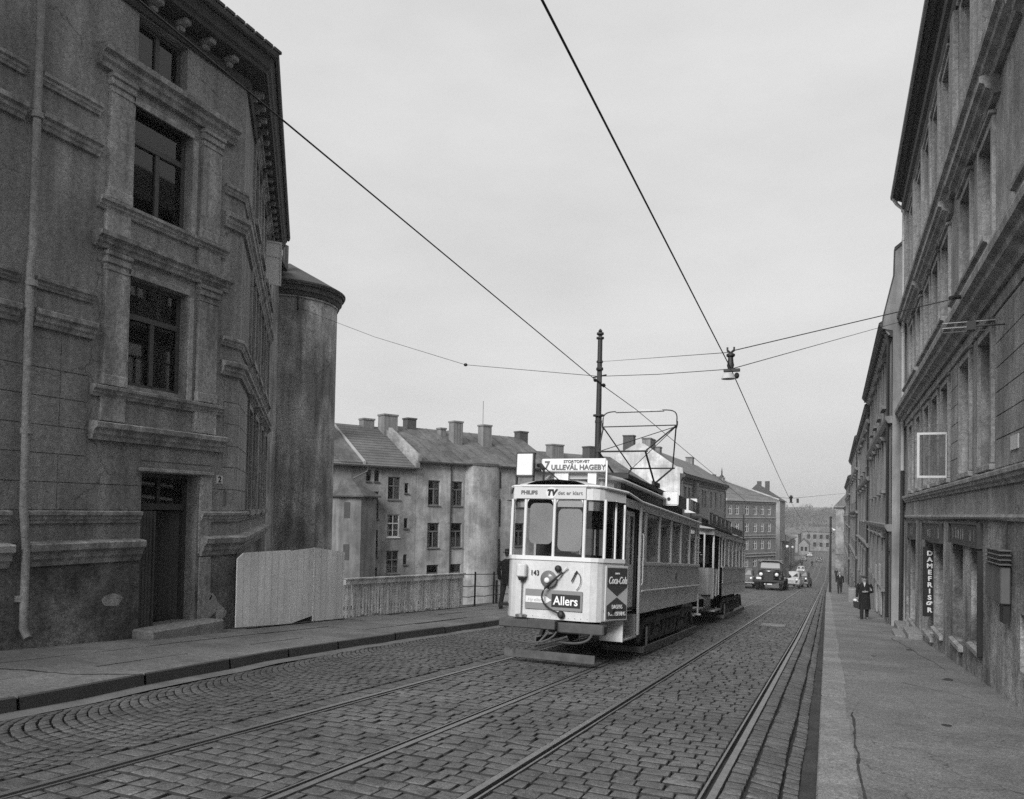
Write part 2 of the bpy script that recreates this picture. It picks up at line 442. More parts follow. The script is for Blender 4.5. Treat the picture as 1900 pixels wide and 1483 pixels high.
# road bed: dark jointing under the setts, plain sett-patterned surface farther off
YE = 72
strip('road_bed', lambda y: kl(y) - .05, lambda y: kr(y) + .02, -12, YE, 2, lambda x, y: gz(y) - .03 - (gut(y) + .02) * max(0, min(1, (x + .72) / .4)), 'joint', nx=24)
def road_sheet(x, y): return gz(y) - .012 - gut(y) * max(0, min(1, (x + .8) / .5))
strip('road', lambda y: kl(y) - .05, lambda y: kr(y) + .02, YE, 330, 4, road_sheet, 'sett_far', nx=18)
strip('road', lambda y: -11.5, lambda y: kr(y) + .02, 330, 700, 10, road_sheet, 'sett_far', nx=4)
strip('side_street', lambda y: -60, lambda y: kl(y) - .04, 106, 132, 4, lambda x, y: gz(y) - .02, 'sett_far', nx=4)
# individual stones in real relief
def stone(b, c, zf, h=.0, bev=.2, drift=True):
    cx_ = sum(p[0] for p in c) / 4; cy_ = sum(p[1] for p in c) / 4
    j = random.uniform(-.004, .005) + h; tx = random.uniform(-.02, .02); ty = random.uniform(-.03, .03)
    lo = []; mi = []; hi = []
    for x, y in c:
        x += random.uniform(-.004, .004); y += random.uniform(-.004, .004)
        z = zf(x, y)
        lo.append(b.pt(x, y, z - .04))
        x1, y1 = lerp(x, cx_, bev * .12), lerp(y, cy_, bev * .12); mi.append(b.pt(x1, y1, zf(x1, y1) - .003 + j + tx * (x1 - cx_) * 4))
        x2, y2 = lerp(x, cx_, bev * 1.0) + random.uniform(-.005, .005), lerp(y, cy_, bev * 1.0) + random.uniform(-.005, .005)
        hi.append(b.pt(x2, y2, zf(x2, y2) + j + tx * (x2 - cx_) + ty * (y2 - cy_)))
    for k in range(4):
        q = (k + 1) % 4
        b.m = 1; b.face(lo[k], lo[q], mi[q], mi[k]); b.m = 0; b.face(mi[k], mi[q], hi[q], hi[k])
    b.face(*hi)
RAILS = [-4.84, -3.41, -2.28, -.83]               # rail centre lines (head + groove)
def plane_z(x, y): return gz(y) - .004
b = MB()
for xa, xb in ((-4.775, -3.475), (-3.345, -2.345), (-2.215, -.895)):
    y = 1.6
    while y < YE:
        dy = random.uniform(.15, .19); off = random.uniform(0, .19); x = xa
        if y < 30: sk = .0
        while x < xb - .05:
            w = random.uniform(.15, .25)
            if x == xa: w = random.uniform(.08, .22)
            x2 = x + w
            if xb - x2 < .07: x2 = xb
            g_ = .008; gy = .0125
            bow = lambda q: .01 * math.sin(q * 2.1 + y * .35)
            stone(b, [(x + g_ + dx(y), y + gy + bow(x)), (x2 - g_ + dx(y), y + gy + bow(x2)), (x2 - g_ + dx(y), y + dy - gy + bow(x2)), (x + g_ + dx(y), y + dy - gy + bow(x))], plane_z, h=.0)
            x = x2
        y += dy
o = b.build('road_setts', ['sett', 'joint'], smooth='all'); o['kind'] = 'structure'
# three lines of long setts between the outer rail and the kerb
b = MB()
def right_z(x, y): return gz(y) - .006 - gut(y) * max(0, min(1, (x + .72) / .5)) ** 1.3
for fa, fb, bow_ in ((0, .21, 0), (.255, .58, 1), (.63, .8, 2)):
    y = 1.6
    while y < YE:
        dy = random.uniform(.115, .18); k0 = kr(y) + .0; xs = -.755 + dx(y)
        x1, x2 = lerp(xs, k0, fa), lerp(xs, k0, fb); wv = .006 * math.sin(y * 1.9 + bow_ * 2) + random.uniform(-.004, .004)
        if fa == 0: wv = 0
        stone(b, [(x1 + wv, y + .01), (x2 + wv, y + .01), (x2 + wv, y + dy - .01), (x1 + wv, y + dy - .01)], right_z, bev=.16)
        y += dy
o = b.build('edge_setts', ['sett', 'joint'], smooth='all'); o['kind'] = 'structure'
strip('gutter', lambda y: lerp(-.755 + dx(y), kr(y), .8), lambda y: kr(y) + .01, 1.6, YE, 1.5, lambda x, y: right_z(x, y) - .02, 'gutter_dark', nx=2)  # strip darker than the setts, along the foot of the kerb
# small stones laid in fans on the left side
b = MB(); xc0 = -6.2
def fan_z(x, y): return gz(y) - .006 + .015 * math.sin((x + 7.3) * 1.4)
y = -1.5
while y < 60:
    xl, xr_ = kl(max(y, 1)) + .28, -5.17
    hw = (xr_ - xl) / 2; cxm = (xl + xr_) / 2 + hw * .3; Rr = hw * 1.42
    dy = .125; n = 18
    def arc(t, oy):
        ph = lerp(math.asin((xl - cxm) / Rr), math.asin((xr_ - cxm) / Rr), (t + 1) / 2)
        return (cxm + Rr * math.sin(ph), oy + Rr * (1 - math.cos(ph)) + random.uniform(-.004, .004))
    sh = random.uniform(0, 1)
    for k in range(-1, n):
        t0, t1 = -1 + 2 * (k + sh) / n, -1 + 2 * (k + 1 + sh) / n
        t0 = max(-1, t0); t1 = min(1, t1)
        if t1 - t0 < .03: continue
        e = .07 * (t1 - t0); a0, a1 = arc(t0 + e, y), arc(t1 - e, y)
        gap = .021
        if a0[1] > 1.5 or a1[1] > 1.5: stone(b, [(a0[0], a0[1] + gap), (a1[0], a1[1] + gap), (a1[0], a1[1] + dy), (a0[0], a0[1] + dy)], fan_z, bev=.24)
    y += dy
# a course of setts along the outside of the first rail
y = 1.6
while y < 60:
    d = random.uniform(.16, .24); stone(b, [(-5.14, y + .008), (-4.915, y + .008), (-4.915, y + d - .008), (-5.14, y + d - .008)], plane_z); y += d
o = b.build('fan_setts', ['sett_fan', 'joint'], smooth='all'); o['kind'] = 'structure'
strip('gutter', lambda y: kl(y), lambda y: kl(y) + .27, 1.6, YE, .8, lambda x, y: gz(y) - .012 + .008 * math.sin(y * 3), 'gutter_pale', nx=2)
# left pavement: slabs and kerb stones
strip('left_pavement_bed', -10.05, lambda y: kl(y) - .05, -12, 330, 3, lambda y: plf(y) - .02, 'joint')
b = MB(); kb = MB()
y = -3.
rows = [(0, .3), (.3, .66), (.66, 1.)]
for fa, fb in rows:
    y = -4 + fa * 2
    while y < 110:
        L_ = random.uniform(1.1, 1.9)
        def X(f, yy): return lerp(kl(yy) - .005, -10.04, f)
        h = random.uniform(-.01, .006); tl = random.uniform(-.008, .008); q = .017
        p = [(X(fa, y) - q, y + q), (X(fb, y) + q, y + q), (X(fb, y + L_) + q, y + L_ - q), (X(fa, y + L_) - q, y + L_ - q)]
        ids = [b.pt(px, py, plf(py) + h + tl * (i in (1, 2))) for i, (px, py) in enumerate(p)]
        lo = [b.pt(px, py, plf(py) - .03) for px, py in p]
        b.face(*ids)
        for k in range(4): b.face(ids[k], ids[(k + 1) % 4], lo[(k + 1) % 4], lo[k])
        if fa == 0:
            t0, t1 = [(kl(y + q) + .0, y + q), (kl(y + L_ - q), y + L_ - q)]
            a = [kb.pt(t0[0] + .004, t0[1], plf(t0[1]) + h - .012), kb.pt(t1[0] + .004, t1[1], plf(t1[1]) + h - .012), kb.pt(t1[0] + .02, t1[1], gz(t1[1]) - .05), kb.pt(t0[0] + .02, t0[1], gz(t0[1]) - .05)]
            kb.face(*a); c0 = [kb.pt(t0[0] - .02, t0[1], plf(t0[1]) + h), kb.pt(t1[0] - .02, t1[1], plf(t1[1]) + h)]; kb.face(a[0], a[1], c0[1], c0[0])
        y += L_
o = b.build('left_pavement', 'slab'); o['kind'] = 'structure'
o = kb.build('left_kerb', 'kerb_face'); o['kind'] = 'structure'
# right pavement: granite kerb line and asphalt
def prx(x, y): return pr(y) + .012 * max(0, min(1, (x - kr(y)) / 1.5)) + .004 * math.sin(x * 5 + y * 1.3)
strip('right_pavement', lambda y: kr(y) + .27, 2.35, -12, 330, .7, prx, 'asphalt', nx=5)
b = MB(); y = -4.
while y < 140:
    L_ = random.uniform(.95, 1.5); h = random.uniform(-.004, .008); q = .007; w_ = random.uniform(.285, .315)
    p = [(kr(y), y + q), (kr(y) + w_, y + q), (kr(y + L_) + w_, y + L_ - q), (kr(y + L_), y + L_ - q)]
    ids = [b.pt(px + (.012 if i in (0, 3) else 0), py, pr(py) + h + .004) for i, (px, py) in enumerate(p)]
    md = [b.pt(px, py, pr(py) + h - .012) for px, py in (p[0], p[3])]
    lo = [b.pt(px - .005, py, pr(py) - .3) for px, py in p]
    b.face(*ids); b.face(ids[0], ids[3], md[1], md[0]); b.face(md[0], md[1], lo[3], lo[0]); b.face(ids[0], ids[1], lo[1], lo[0]); b.face(ids[2], ids[3], lo[3], lo[2]); b.face(ids[1], ids[2], lo[2], lo[1])
    y += L_
o = b.build('right_kerb', 'granite'); o['kind'] = 'structure'
# worn marks and cuts in the asphalt
def mark(pts, name='asphalt_crack', m='gutter_dark'):
    b = MB(); b.face(*[b.pt(x, y, prx(x, y) + .004) for x, y in pts]); o = b.build(name, m); o['kind'] = 'structure'
def crack_line(pts, w_=.008):
    b = MB()
    for (x0, y0), (x1, y1) in zip(pts, pts[1:]):
        d = Vector((x1 - x0, y1 - y0)).normalized(); n0, n1 = w_ * random.uniform(.4, 1.3), w_ * random.uniform(.4, 1.3)
        b.face(*[b.pt(x, y, prx(x, y) + .004) for x, y in ((x0 - d.y * n0, y0 + d.x * n0), (x1 - d.y * n1, y1 + d.x * n1), (x1 + d.y * n1, y1 - d.x * n1), (x0 + d.y * n0, y0 - d.x * n0))])
    o = b.build('asphalt_crack', 'gutter_dark'); o['kind'] = 'structure'
def jag(x0, y0, x1, y1, n=14, a=.03): return [(lerp(x0, x1, k / n) + random.uniform(-a, a), lerp(y0, y1, k / n) + random.uniform(-a, a)) for k in range(n + 1)]
crack_line(jag(.2, 4.8, .19, 9.5, 22, .012), .012); crack_line(jag(.18, 27.5, 2.0, 26.8, 12, .02), .014); crack_line(jag(.15, 21, 1.4, 20.2, 10, .03), .007)
crack_line(jag(1.35, 22, 1.75, 15, 16, .05), .01); crack_line(jag(.9, 12.6, 1.7, 11.6, 10, .03), .006); crack_line(jag(.25, 33, 1.7, 32.4, 10, .02), .016)
for cx_, cy_, r_ in ((.24, 4.95, .07), (1.75, 6.9, .12), (1.1, 9.3, .05), (1.62, 13.5, .09), (.7, 16.5, .06), (1.5, 18.6, .1)):
    mark([(cx_ + r_ * random.uniform(.5, 1.2) * math.cos(q * .7), cy_ + 1.8 * r_ * random.uniform(.5, 1.2) * math.sin(q * .7)) for q in range(9)])
pv = [(-8.73, 5.75), (-8.4, 5.9), (-8.1, 5.93), (-7.83, 5.97), (-7.72, 6.03), (-7.55, 6.2), (-7.3, 6.4)]
b = MB()
for (x0, y0), (x1, y1) in zip(pv, pv[1:]):
    d = Vector((x1 - x0, y1 - y0)).normalized(); b.face(*[b.pt(x, y, plf(y) + .008) for x, y in ((x0 - d.y * .012, y0 + d.x * .02), (x1 - d.y * .01, y1 + d.x * .01), (x1 + d.y * .01, y1 - d.x * .012), (x0 + d.y * .015, y0 - d.x * .02))])
o = b.build('pavement_crack', 'gutter_dark'); o['kind'] = 'structure'
# tram tracks: grooved rails
def rail(x, head, parent):                        # head: +1 running head on the right side of the groove, -1 on the left
    gr_, hd = MB(), MB(); y = -4.
    while y < 330:
        s_ = 2 if y < 120 else 10; a, c = y, y + s_
        za, zc = gz(a) + .002, gz(c) + .002
        def seg(bb, x0, x1, dz0, dz1=None):
            e0, e1 = dx(a), dx(c); x0, x1 = x + head * x0, x + head * x1; dz1 = dz0 if dz1 is None else dz1
            bb.quad((x0 + e0, a, za + dz0), (x1 + e0, a, za + dz1), (x1 + e1, c, zc + dz1), (x0 + e1, c, zc + dz0))
        seg(hd, .005, .062, .0); seg(hd, -.055, -.036, -.003); seg(hd, .062, .064, 0, -.03); seg(hd, -.055, -.057, -.003, -.03)
        seg(hd, .005, .004, 0, -.035); seg(hd, -.036, -.035, -.003, -.035); seg(gr_, -.036, .005, -.032)
        y += s_
    o = hd.build('rail', 'rail_steel', parent)
    gr_.build('rail_groove', 'rail_groove', o)
for xs, lb in (((RAILS[0], RAILS[1]), 'steel tram track on the left, carrying the tram towards the camera'), ((RAILS[2], RAILS[3]), 'empty steel tram track on the right, beside the right kerb')):
    t = empty('tram_track', (sum(xs) / 2, 2, gz(2)), lb, 'tram track', 'tram tracks')
    rail(xs[0], -1, t); rail(xs[1], 1, t)
b = MB(); y0, y1 = 23.3, 24.1
ids = [b.pt(x, y, gz(y) + .012) for x, y in ((-1.95, y0), (-1.3, y0), (-1.3, y1), (-1.95, y1))]; b.face(*ids)
lo = [b.pt(x, y, gz(y) - .02) for x, y in ((-1.95, y0), (-1.3, y0), (-1.3, y1), (-1.95, y1))]
for k in range(4): b.face(ids[k], ids[(k + 1) % 4], lo[(k + 1) % 4], lo[k])
tag(b.build('manhole_cover', 'granite'), 'pale rectangular cover plate between the rails of the right track', 'manhole cover')
# ================================================================= LEFT CORNER BUILDING
LX = -10.15
A1 = (LX, -8.); A2 = (LX, 10.98)
f1 = FR((LX, 0, 0), d=(0, 1, 0), n=(1, 0, 0))
f2 = FR(A2, -37.9)
def e2(t): v = f2(t, 0, 0); return (v.x, v.y)
TE = 10.2
lb = empty('corner_building', (LX, 9, -2.2), 'tall sooty plastered corner building with pilastered windows and house number 2, nearest on the left', 'building')
bases = [(-8, 7.9, -.1), ]
W1 = (8.57, 9.73, 1.83, 3.53); W2 = (8.58, 9.74, 4.62, 6.33); W3 = (8.6, 9.58, 6.86, 7.7); DR = (8.9, 10.06, -2.3, .49)
Wn = [(4.0, 5.1, 1.83, 3.53), (4.0, 5.1, 4.62, 6.33), (4.0, 5.0, 6.86, 7.7)]
ops2 = [(t, t + .95, z0, z1) for t in (2.3, 4.4, 6.75, 8.75) for z0, z1 in ((-.1, 2.05), (3.1, 4.95), (6.1, 7.6))]
b = MB(f1); b.panel(-8, 10.98, -8.3, 8.0, [W1, W2, W3, DR] + Wn, .24)
b.fr = f2; b.panel(0, TE, -8.3, 8.0, ops2, .2)
b.fr = WORLD
ex, ey = e2(TE)
b.quad((ex, ey, -8.3), (ex - 6, ey - 2, -8.3), (ex - 6, ey - 2, 8), (ex, ey, 8)); b.quad((LX, -8, -8.3), (LX - 9, -8, -8.3), (LX - 9, -8, 8), (LX, -8, 8))
b.build('wall', 'plaster_left', lb)
interior(lb, f1, [W1, W2, W3, Wn[0], Wn[1]]); interior(lb, f2, ops2)
# dark rendered base below the plinth mouldings
b = MB(f1)
for a, c in ((-8, 8.88), (10.08, 10.98)):
    b.quad((a, .035, -2.6 if c > 0 else -1), (c, .035, -2.6), (c, .035, -.85), (a, .035, -.85)); b.quad((c, .035, -2.6), (c, -.05, -2.6), (c, -.05, -.85), (c, .035, -.85)); b.quad((a, .035, -2.6), (a, -.05, -2.6), (a, -.05, -.85), (a, .035, -.85))
b.fr = f2; b.quad((-.02, .035, -8), (TE, .035, -8), (TE, .035, -.85), (-.02, .035, -.85))
b.build('base_wall', 'plaster_base', lb)
# mouldings
def mprof(z0, z1, out, top=.35):
    h = z1 - z0
    return [(-.03, z0), (out * .35, z0), (out * .45, z0 + h * .18), (out * .62, z0 + h * .3), (out * .66, z0 + h * .5), (out * .95, z0 + h * .62), (out, z0 + h * .86), (out * .9, z0 + h * .9), (-.03, z1)]
b = MB()
cor = [(LX, 10.12), A2, e2(9.6)]
for pth in ([(LX, -8), (LX, 6.78)], [(LX, 6.98), (LX, 8.86)], cor):
    b.sweep(pth, mprof(-.9, -.55, .2)); b.sweep(pth, mprof(-.31, -.12, .11))
for pth in ([(LX, -8), (LX, 6.8)], [(LX, 7.02), (LX, 7.95)]):
    for z0, z1, o_ in ((5.75, 5.93, .1), (5.13, 5.38, .14), (2.93, 3.1, .1), (2.4, 2.66, .14)): b.sweep(pth, mprof(z0, z1, o_))
for z0, z1, o_ in ((5.6, 5.78, .1), (5.0, 5.28, .15), (2.86, 3.03, .1), (2.33, 2.6, .15)): b.sweep([(LX, 10.5), A2, e2(TE)], mprof(z0, z1, o_))
b.build('string_course', 'plaster_left_trim', lb)
# window bay with pilasters
def bay(u, parent):                                                    # u shifts the whole bay
    b = MB(f1)
    def md(u0, u1, z0, z1, o_):
        b.mould(u0 + u, u1 + u, mprof(z0, z1, o_))
        for e, s_ in ((u0, -1), (u1, 1)): b.box(e + u - .004, e + u + .004, -.01, o_ * .5, z0 + .01, z1 - .03)
    for z0, z1, o_, u0, u1 in ((.93, 1.22, .2, 7.93, 10.57), (1.58, 1.76, .14, 7.93, 10.54), (3.8, 4.06, .22, 7.9, 10.6), (4.4, 4.58, .14, 7.95, 10.55), (6.5, 6.84, .24, 7.87, 10.66)): md(u0, u1, z0, z1, o_)
    for z0, z1 in ((1.76, 3.8), (4.58, 6.5)):
        for a, c in ((8.1, 8.5), (9.93, 10.36)):
            b.box(a + u, c + u, -.01, .07, z0, z1, bev=.008); b.box(a + u - .02, c + u + .02, -.01, .09, z0, z0 + .16, bev=.01)
            b.box(a + u - .02, c + u + .02, -.01, .1, z1 - .2, z1 - .02, bev=.01); b.box(a + u - .035, c + u + .035, -.01, .13, z1 - .09, z1 - .02, bev=.01)
            b.box(a + u - .01, c + u + .01, -.01, .085, z1 - .3, z1 - .27)
        b.box(8.5 + u + .002, 8.56 + u, -.01, .03, z0, z1 - .3, bev=.005); b.box(9.75 + u, 9.85 + u, -.01, .03, z0, z1 - .3, bev=.005); b.box(8.56 + u, 9.75 + u, -.01, .03, z1 - .27, z1 - .16, bev=.005)
    for z0, z1 in ((1.22, 1.58), (4.06, 4.4)):
        for a, c in ((8.08, 8.52), (9.9, 10.4)): b.box(a + u, c + u, -.01, .06, z0, z1, bev=.01)
    return b.build('pilaster_surround', 'plaster_left_trim', parent, smooth=False)
bay(0, lb); bay(-4.6, lb)
# channelled render blocks
b = MB(f1); zs = [-.12, .27, .67, 1.06, 1.46, 1.85, 2.25]
for k, (z0, z1) in enumerate(zip(zs, zs[1:])):
    umax = 8.86 if z1 < .9 else 7.9
    cuts = [-8] + [x for x in [(-7.7 + 1.55 * j + (.8 if k % 2 else 0)) for j in range(20)] if x < umax - .3] + [umax]
    cuts = [c for c in cuts if not 6.6 < c < 7.1]
    if z1 < .9: cuts = sorted(set([c for c in cuts if c < 7] + [7.46 if k < 2 else 7.9, 8.86]))
    if z0 > .9: cuts = sorted(set([c for c in cuts if c < 7] + [7.46, umax]))
    for a, c in zip(cuts, cuts[1:]):
        b.box(a + .006, c - .006, -.01, .014, z0 + .007, z1 - .007)
    b.box(10.62 if z1 > .9 else 10.37, 10.98, -.01, .014, z0 + .007, z1 - .007)
b.box(8.87, 10.36, -.01, .014, .68, .925)
b.fr = f2
for z0, z1 in zip(zs, zs[1:]): b.box(.0, 1.15, -.01, .014, z0 + .007, z1 - .007); b.box(1.16, 2.1, -.01, .014, z0 + .007, z1 - .007)
b.build('render_blocks', 'plaster_left', lb)
# surrounds on the receding side
for o in ops2:
    b = MB(f2); a, c, z0, z1 = o
    b.box(a - .14, a - .02, -.01, .05, z0, z1 + .12); b.box(c + .02, c + .14, -.01, .05, z0, z1 + .12); b.box(a - .02, c + .02, -.01, .045, z1 + .02, z1 + .14)
    b.box(a - .2, c + .2, -.01, .13, z0 - .12, z0 - .01); b.mould(a - .2, c + .2, mprof(z1 + .14, z1 + .3, .16))
    b.build('window_surround', 'plaster_left_trim', lb)
for o, tr_, c_ in ((W1, .66, None), (W2, .66, None), (W3, None, None), (Wn[0], .66, None), (Wn[1], .66, 'low')): window(lb, f1, *o, rec=.16, m='frame_dark', tr=tr_, top_mull=(tr_ is None), fw=.07, curtain=c_)
for i, o in enumerate(ops2): window(lb, f2, *o, rec=.12, m='frame_mid' if o[2] < 1 else 'frame_dark', tr=.66, fw=.07)
# casement swung out from the receding side
hx = f2(7.7, -.05, 0); fs = FR((hx.x, hx.y, 0), d=tuple((f2.n * .97 + f2.d * .22).normalized()), n=tuple((f2.d * -.97 + f2.n * .22).normalized()))
b = MB(fs)
for q in ((0, .045, 6.25, 7.5), (.42, .465, 6.25, 7.5), (.045, .42, 6.25, 6.3), (.045, .42, 7.45, 7.5), (.045, .42, 7.05, 7.09)): b.box(q[0], q[1], 0, .035, q[2], q[3])
o = b.build('open_casement', 'frame_white', lb, label='white casement standing open')
b = MB(fs); b.quad((.03, .017, 6.28), (.44, .017, 6.28), (.44, .017, 7.47), (.03, .017, 7.47)); b.build('pane', 'sign_white', o)
# cornice, brackets, gutter, roof
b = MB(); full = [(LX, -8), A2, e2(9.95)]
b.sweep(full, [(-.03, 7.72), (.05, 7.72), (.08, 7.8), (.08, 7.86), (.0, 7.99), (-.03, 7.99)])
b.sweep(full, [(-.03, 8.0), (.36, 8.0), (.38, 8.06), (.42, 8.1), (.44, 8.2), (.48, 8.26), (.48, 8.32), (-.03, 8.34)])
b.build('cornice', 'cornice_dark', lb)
for fr__, u, ue, st in ((f1, 4.3, 10.9, .55), (f2, .5, TE, .5)):
    while u < ue:
        b = MB(fr__); b.box(u, u + .14, .0, .28, 7.9, 7.998, bev=.02); b.box(u + .01, u + .13, .0, .16, 7.82, 7.9, bev=.02); b.build('bracket', 'plaster_left_trim', lb); u += st
b = MB(); b.sweep(full, [(.47, 8.3), (.51, 8.27), (.55, 8.3), (.57, 8.38), (.55, 8.38), (.52, 8.33), (.49, 8.33), (.47, 8.38)]); b.build('gutter', 'cornice_dark', lb)
b = MB(); n_ = (f2.n + Vector((1, 0, 0))).normalized(); k_ = 1 / n_.dot(Vector((1, 0, 0)))
P_ = lambda o, z: (A2[0] + n_.x * o * k_, A2[1] + n_.y * o * k_, z)
e_ = f2(10.0, .5, 0); e3 = f2(10.0, -4, 0)
b.quad((LX + .5, -8, 8.43), P_(.5, 8.43), P_(-4, 12.2), (LX - 4, -8, 12.2)); b.quad(P_(.5, 8.43), (e_.x, e_.y, 8.43), (e3.x, e3.y, 12.2), P_(-4, 12.2))
b.quad((LX + .5, -8, 8.36), P_(.5, 8.36), P_(.5, 8.43), (LX + .5, -8, 8.43)); b.quad(P_(.5, 8.36), (e_.x, e_.y, 8.36), (e_.x, e_.y, 8.43), P_(.5, 8.43))
b.fr = f1; u = -7.9
while u < 11.2: b.box(u, u + .2, .45, .56, 8.42, 8.47); u += .24
b.fr = f2; u = .1
while u < 9.9: b.box(u, u + .2, .45, .56, 8.42, 8.47); u += .24
b.build('roof', 'roof_tile_dark', lb)
# door
b = MB(f1); dw = -.24
b.box(8.9, 8.97, dw - .08, dw, -2.05, .49); b.box(9.99, 10.06, dw - .08, dw, -2.05, .49); b.box(8.97, 9.99, dw - .08, dw, .42, .49); b.box(8.97, 9.99, dw - .09, dw + .03, -.11, -.01)
b.box(9.44, 9.5, dw - .07, dw - .01, -.01, .42)
fo = b.build('door_frame', 'door_wood', lb)
b = MB(f1); b.quad((8.97, dw - .04, -.01), (9.99, dw - .04, -.01), (9.99, dw - .04, .42), (8.97, dw - .04, .42)); b.build('pane', 'glass', fo)
b = MB(f1); b.box(8.9, 9.16, -.06, -.02, -2.03, -.13)
for k in range(4): b.box(8.91 + k * .062, 8.955 + k * .062, -.025, -.012, -2.0, -.16)
b.box(9.17, 9.2, -.1, .0, -2.03, -.13)
b.build('door', 'door_wood', lb)
fd = FR(tuple(f1(9.97, -.3, 0)), d=tuple((f1.d * -.72 + f1.n * -.69).normalized()), n=tuple((f1.d * -.69 + f1.n * .72).normalized()))
b = MB(fd); b.box(0, .7, -.04, 0, -2.0, -.13)
for k in range(9): b.box(.02 + k * .075, .075 + k * .075, .0, .008, -1.97, -.16)
b.build('door', 'door_wood', lb, label='boarded door leaf standing open inwards')
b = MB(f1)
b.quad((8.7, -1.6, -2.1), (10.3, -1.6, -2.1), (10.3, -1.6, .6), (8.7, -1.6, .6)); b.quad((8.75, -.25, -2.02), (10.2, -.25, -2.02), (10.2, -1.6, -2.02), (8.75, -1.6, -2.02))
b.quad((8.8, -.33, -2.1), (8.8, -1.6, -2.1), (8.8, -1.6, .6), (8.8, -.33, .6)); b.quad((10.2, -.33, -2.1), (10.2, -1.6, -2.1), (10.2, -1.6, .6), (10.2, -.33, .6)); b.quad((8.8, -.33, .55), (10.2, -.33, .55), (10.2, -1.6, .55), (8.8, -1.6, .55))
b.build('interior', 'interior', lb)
b = MB(f1); b.box(8.78, 10.3, .0, .46, -2.3, -1.98, bev=.025); b.box(8.9, 10.06, -.33, .0, -2.2, -1.99); b.build('doorstep', 'granite', lb)
b = MB(f1); b.box(8.8, 10.36, .03, .09, .5, .56, bev=.01); b.box(10.1, 10.36, .005, .06, -2.2, -.92); b.box(10.1, 10.36, .005, .04, -.9, .5); b.build('door_surround', 'plaster_left_trim', lb)
b = MB(f1); b.box(10.47, 10.62, .014, .028, .37, .51, bev=.003); np_ = b.build('house_number', 'sign_white', lb)
text('2', f1, 10.545, .03, .44, .15, 'letter_black', lb, 'number', bold=.004)
b = MB(f1); b.box(10.66, 10.72, .015, .03, -.02, .26, bev=.003); b.build('letterbox_plate', 'zinc', lb)
for cu_, cz_, ru, rz in ((10.42, -1.78, .2, .2), (10.3, -1.62, .13, .07), (10.62, -1.93, .16, .14), (8.4, -1.5, .25, .1)):
    b = MB(f1); b.prism([(cu_ + ru * random.uniform(.55, 1.15) * math.cos(q * .55), cz_ + rz * random.uniform(.55, 1.2) * math.sin(q * .55)) for q in range(11)], .036, .041 if cu_ < 10 else .063, 'uz'); b.build('peeled_patch', 'house_pale' if cu_ > 10 else 'plaster_left_trim', lb)
# chimney pot and rear wing by the tower
b = MB(); v = Vector((-16.9, 20.2, 0)); b.prism([(ex, ey), (ex - .9, ey + 1.3), (ex - 3.5, ey + .5), (ex - 3.5, ey - 2)], -8.3, 8.15, 'xy') if False else None
b.prism([(ex + .0, ey + .01), (ex - 1.2, ey + 1.9), (ex - 5, ey + .5), (ex - 4, ey - 2)], -8.3, 8.05, 'ud')
b.build('rear_wing', 'plaster_tower', lb)
b = MB(); b.prism([(ex + .12, ey + .1), (ex - 1.0, ey + 2.0), (ex - 5, ey + .5), (ex - 4, ey - 2)], 8.06, 8.22, 'ud'); b.build('rear_roof', 'roof_tile_dark', lb)
b = MB(); b.box(-17.9, -17.62, 21.0, 21.3, 7.9, 9.05); b.build('chimney', 'chimney', lb)
# rainwater pipe
b = MB(f1); b.tube([(6.92, .12, 8.1), (6.92, .12, 3.4), (6.9, .11, 3.2), (6.9, .14, -.1), (6.93, .17, -.6), (6.93, .17, -1.7), (6.93, .27, -1.83)], .052, 10)
for z in (5.2, 2.9, .9, -1.35): b.tube([(6.92, .12, z), (6.92, .12, z + .08)], .078, 10)
b.build('downpipe', 'plaster_left', lb, smooth=True)
# ---- round stair tower
TC = (-18.3, 22.2)
tw = empty('stair_tower', (TC[0], TC[1], CY), 'round plastered stair tower with a low conical roof behind the left corner building', 'tower')
b = MB(); b.lathe((TC[0], TC[1], 0), [(1.72, CY), (1.72, 7.12), (1.76, 7.14), (1.76, 7.2)], 48); b.build('wall', 'plaster_tower', tw, smooth=30)
b = MB(); b.lathe((TC[0], TC[1], 0), [(1.74, 7.2), (1.8, 7.22), (1.83, 7.32), (1.88, 7.36), (1.9, 7.5), (1.97, 7.54), (1.98, 7.6), (1.6, 7.63)], 48); b.build('cornice', 'cornice_dark', tw, smooth=30)
b = MB(); b.lathe((TC[0], TC[1], 0), [(2.0, 7.6), (2.01, 7.66), (1.15, 8.15), (.02, 8.78)], 48); b.build('roof', 'roof_tile_dark', tw, smooth=30)
b = MB(); b.tube([(-16.92, 21.0, 7.2), (-16.95, 21.03, 6.72)], .03, 6); b.tube([(-17.1, 21.2, 6.72), (-16.8, 20.85, 6.72)], .03, 6); b.build('wire_anchor', 'iron', tw)

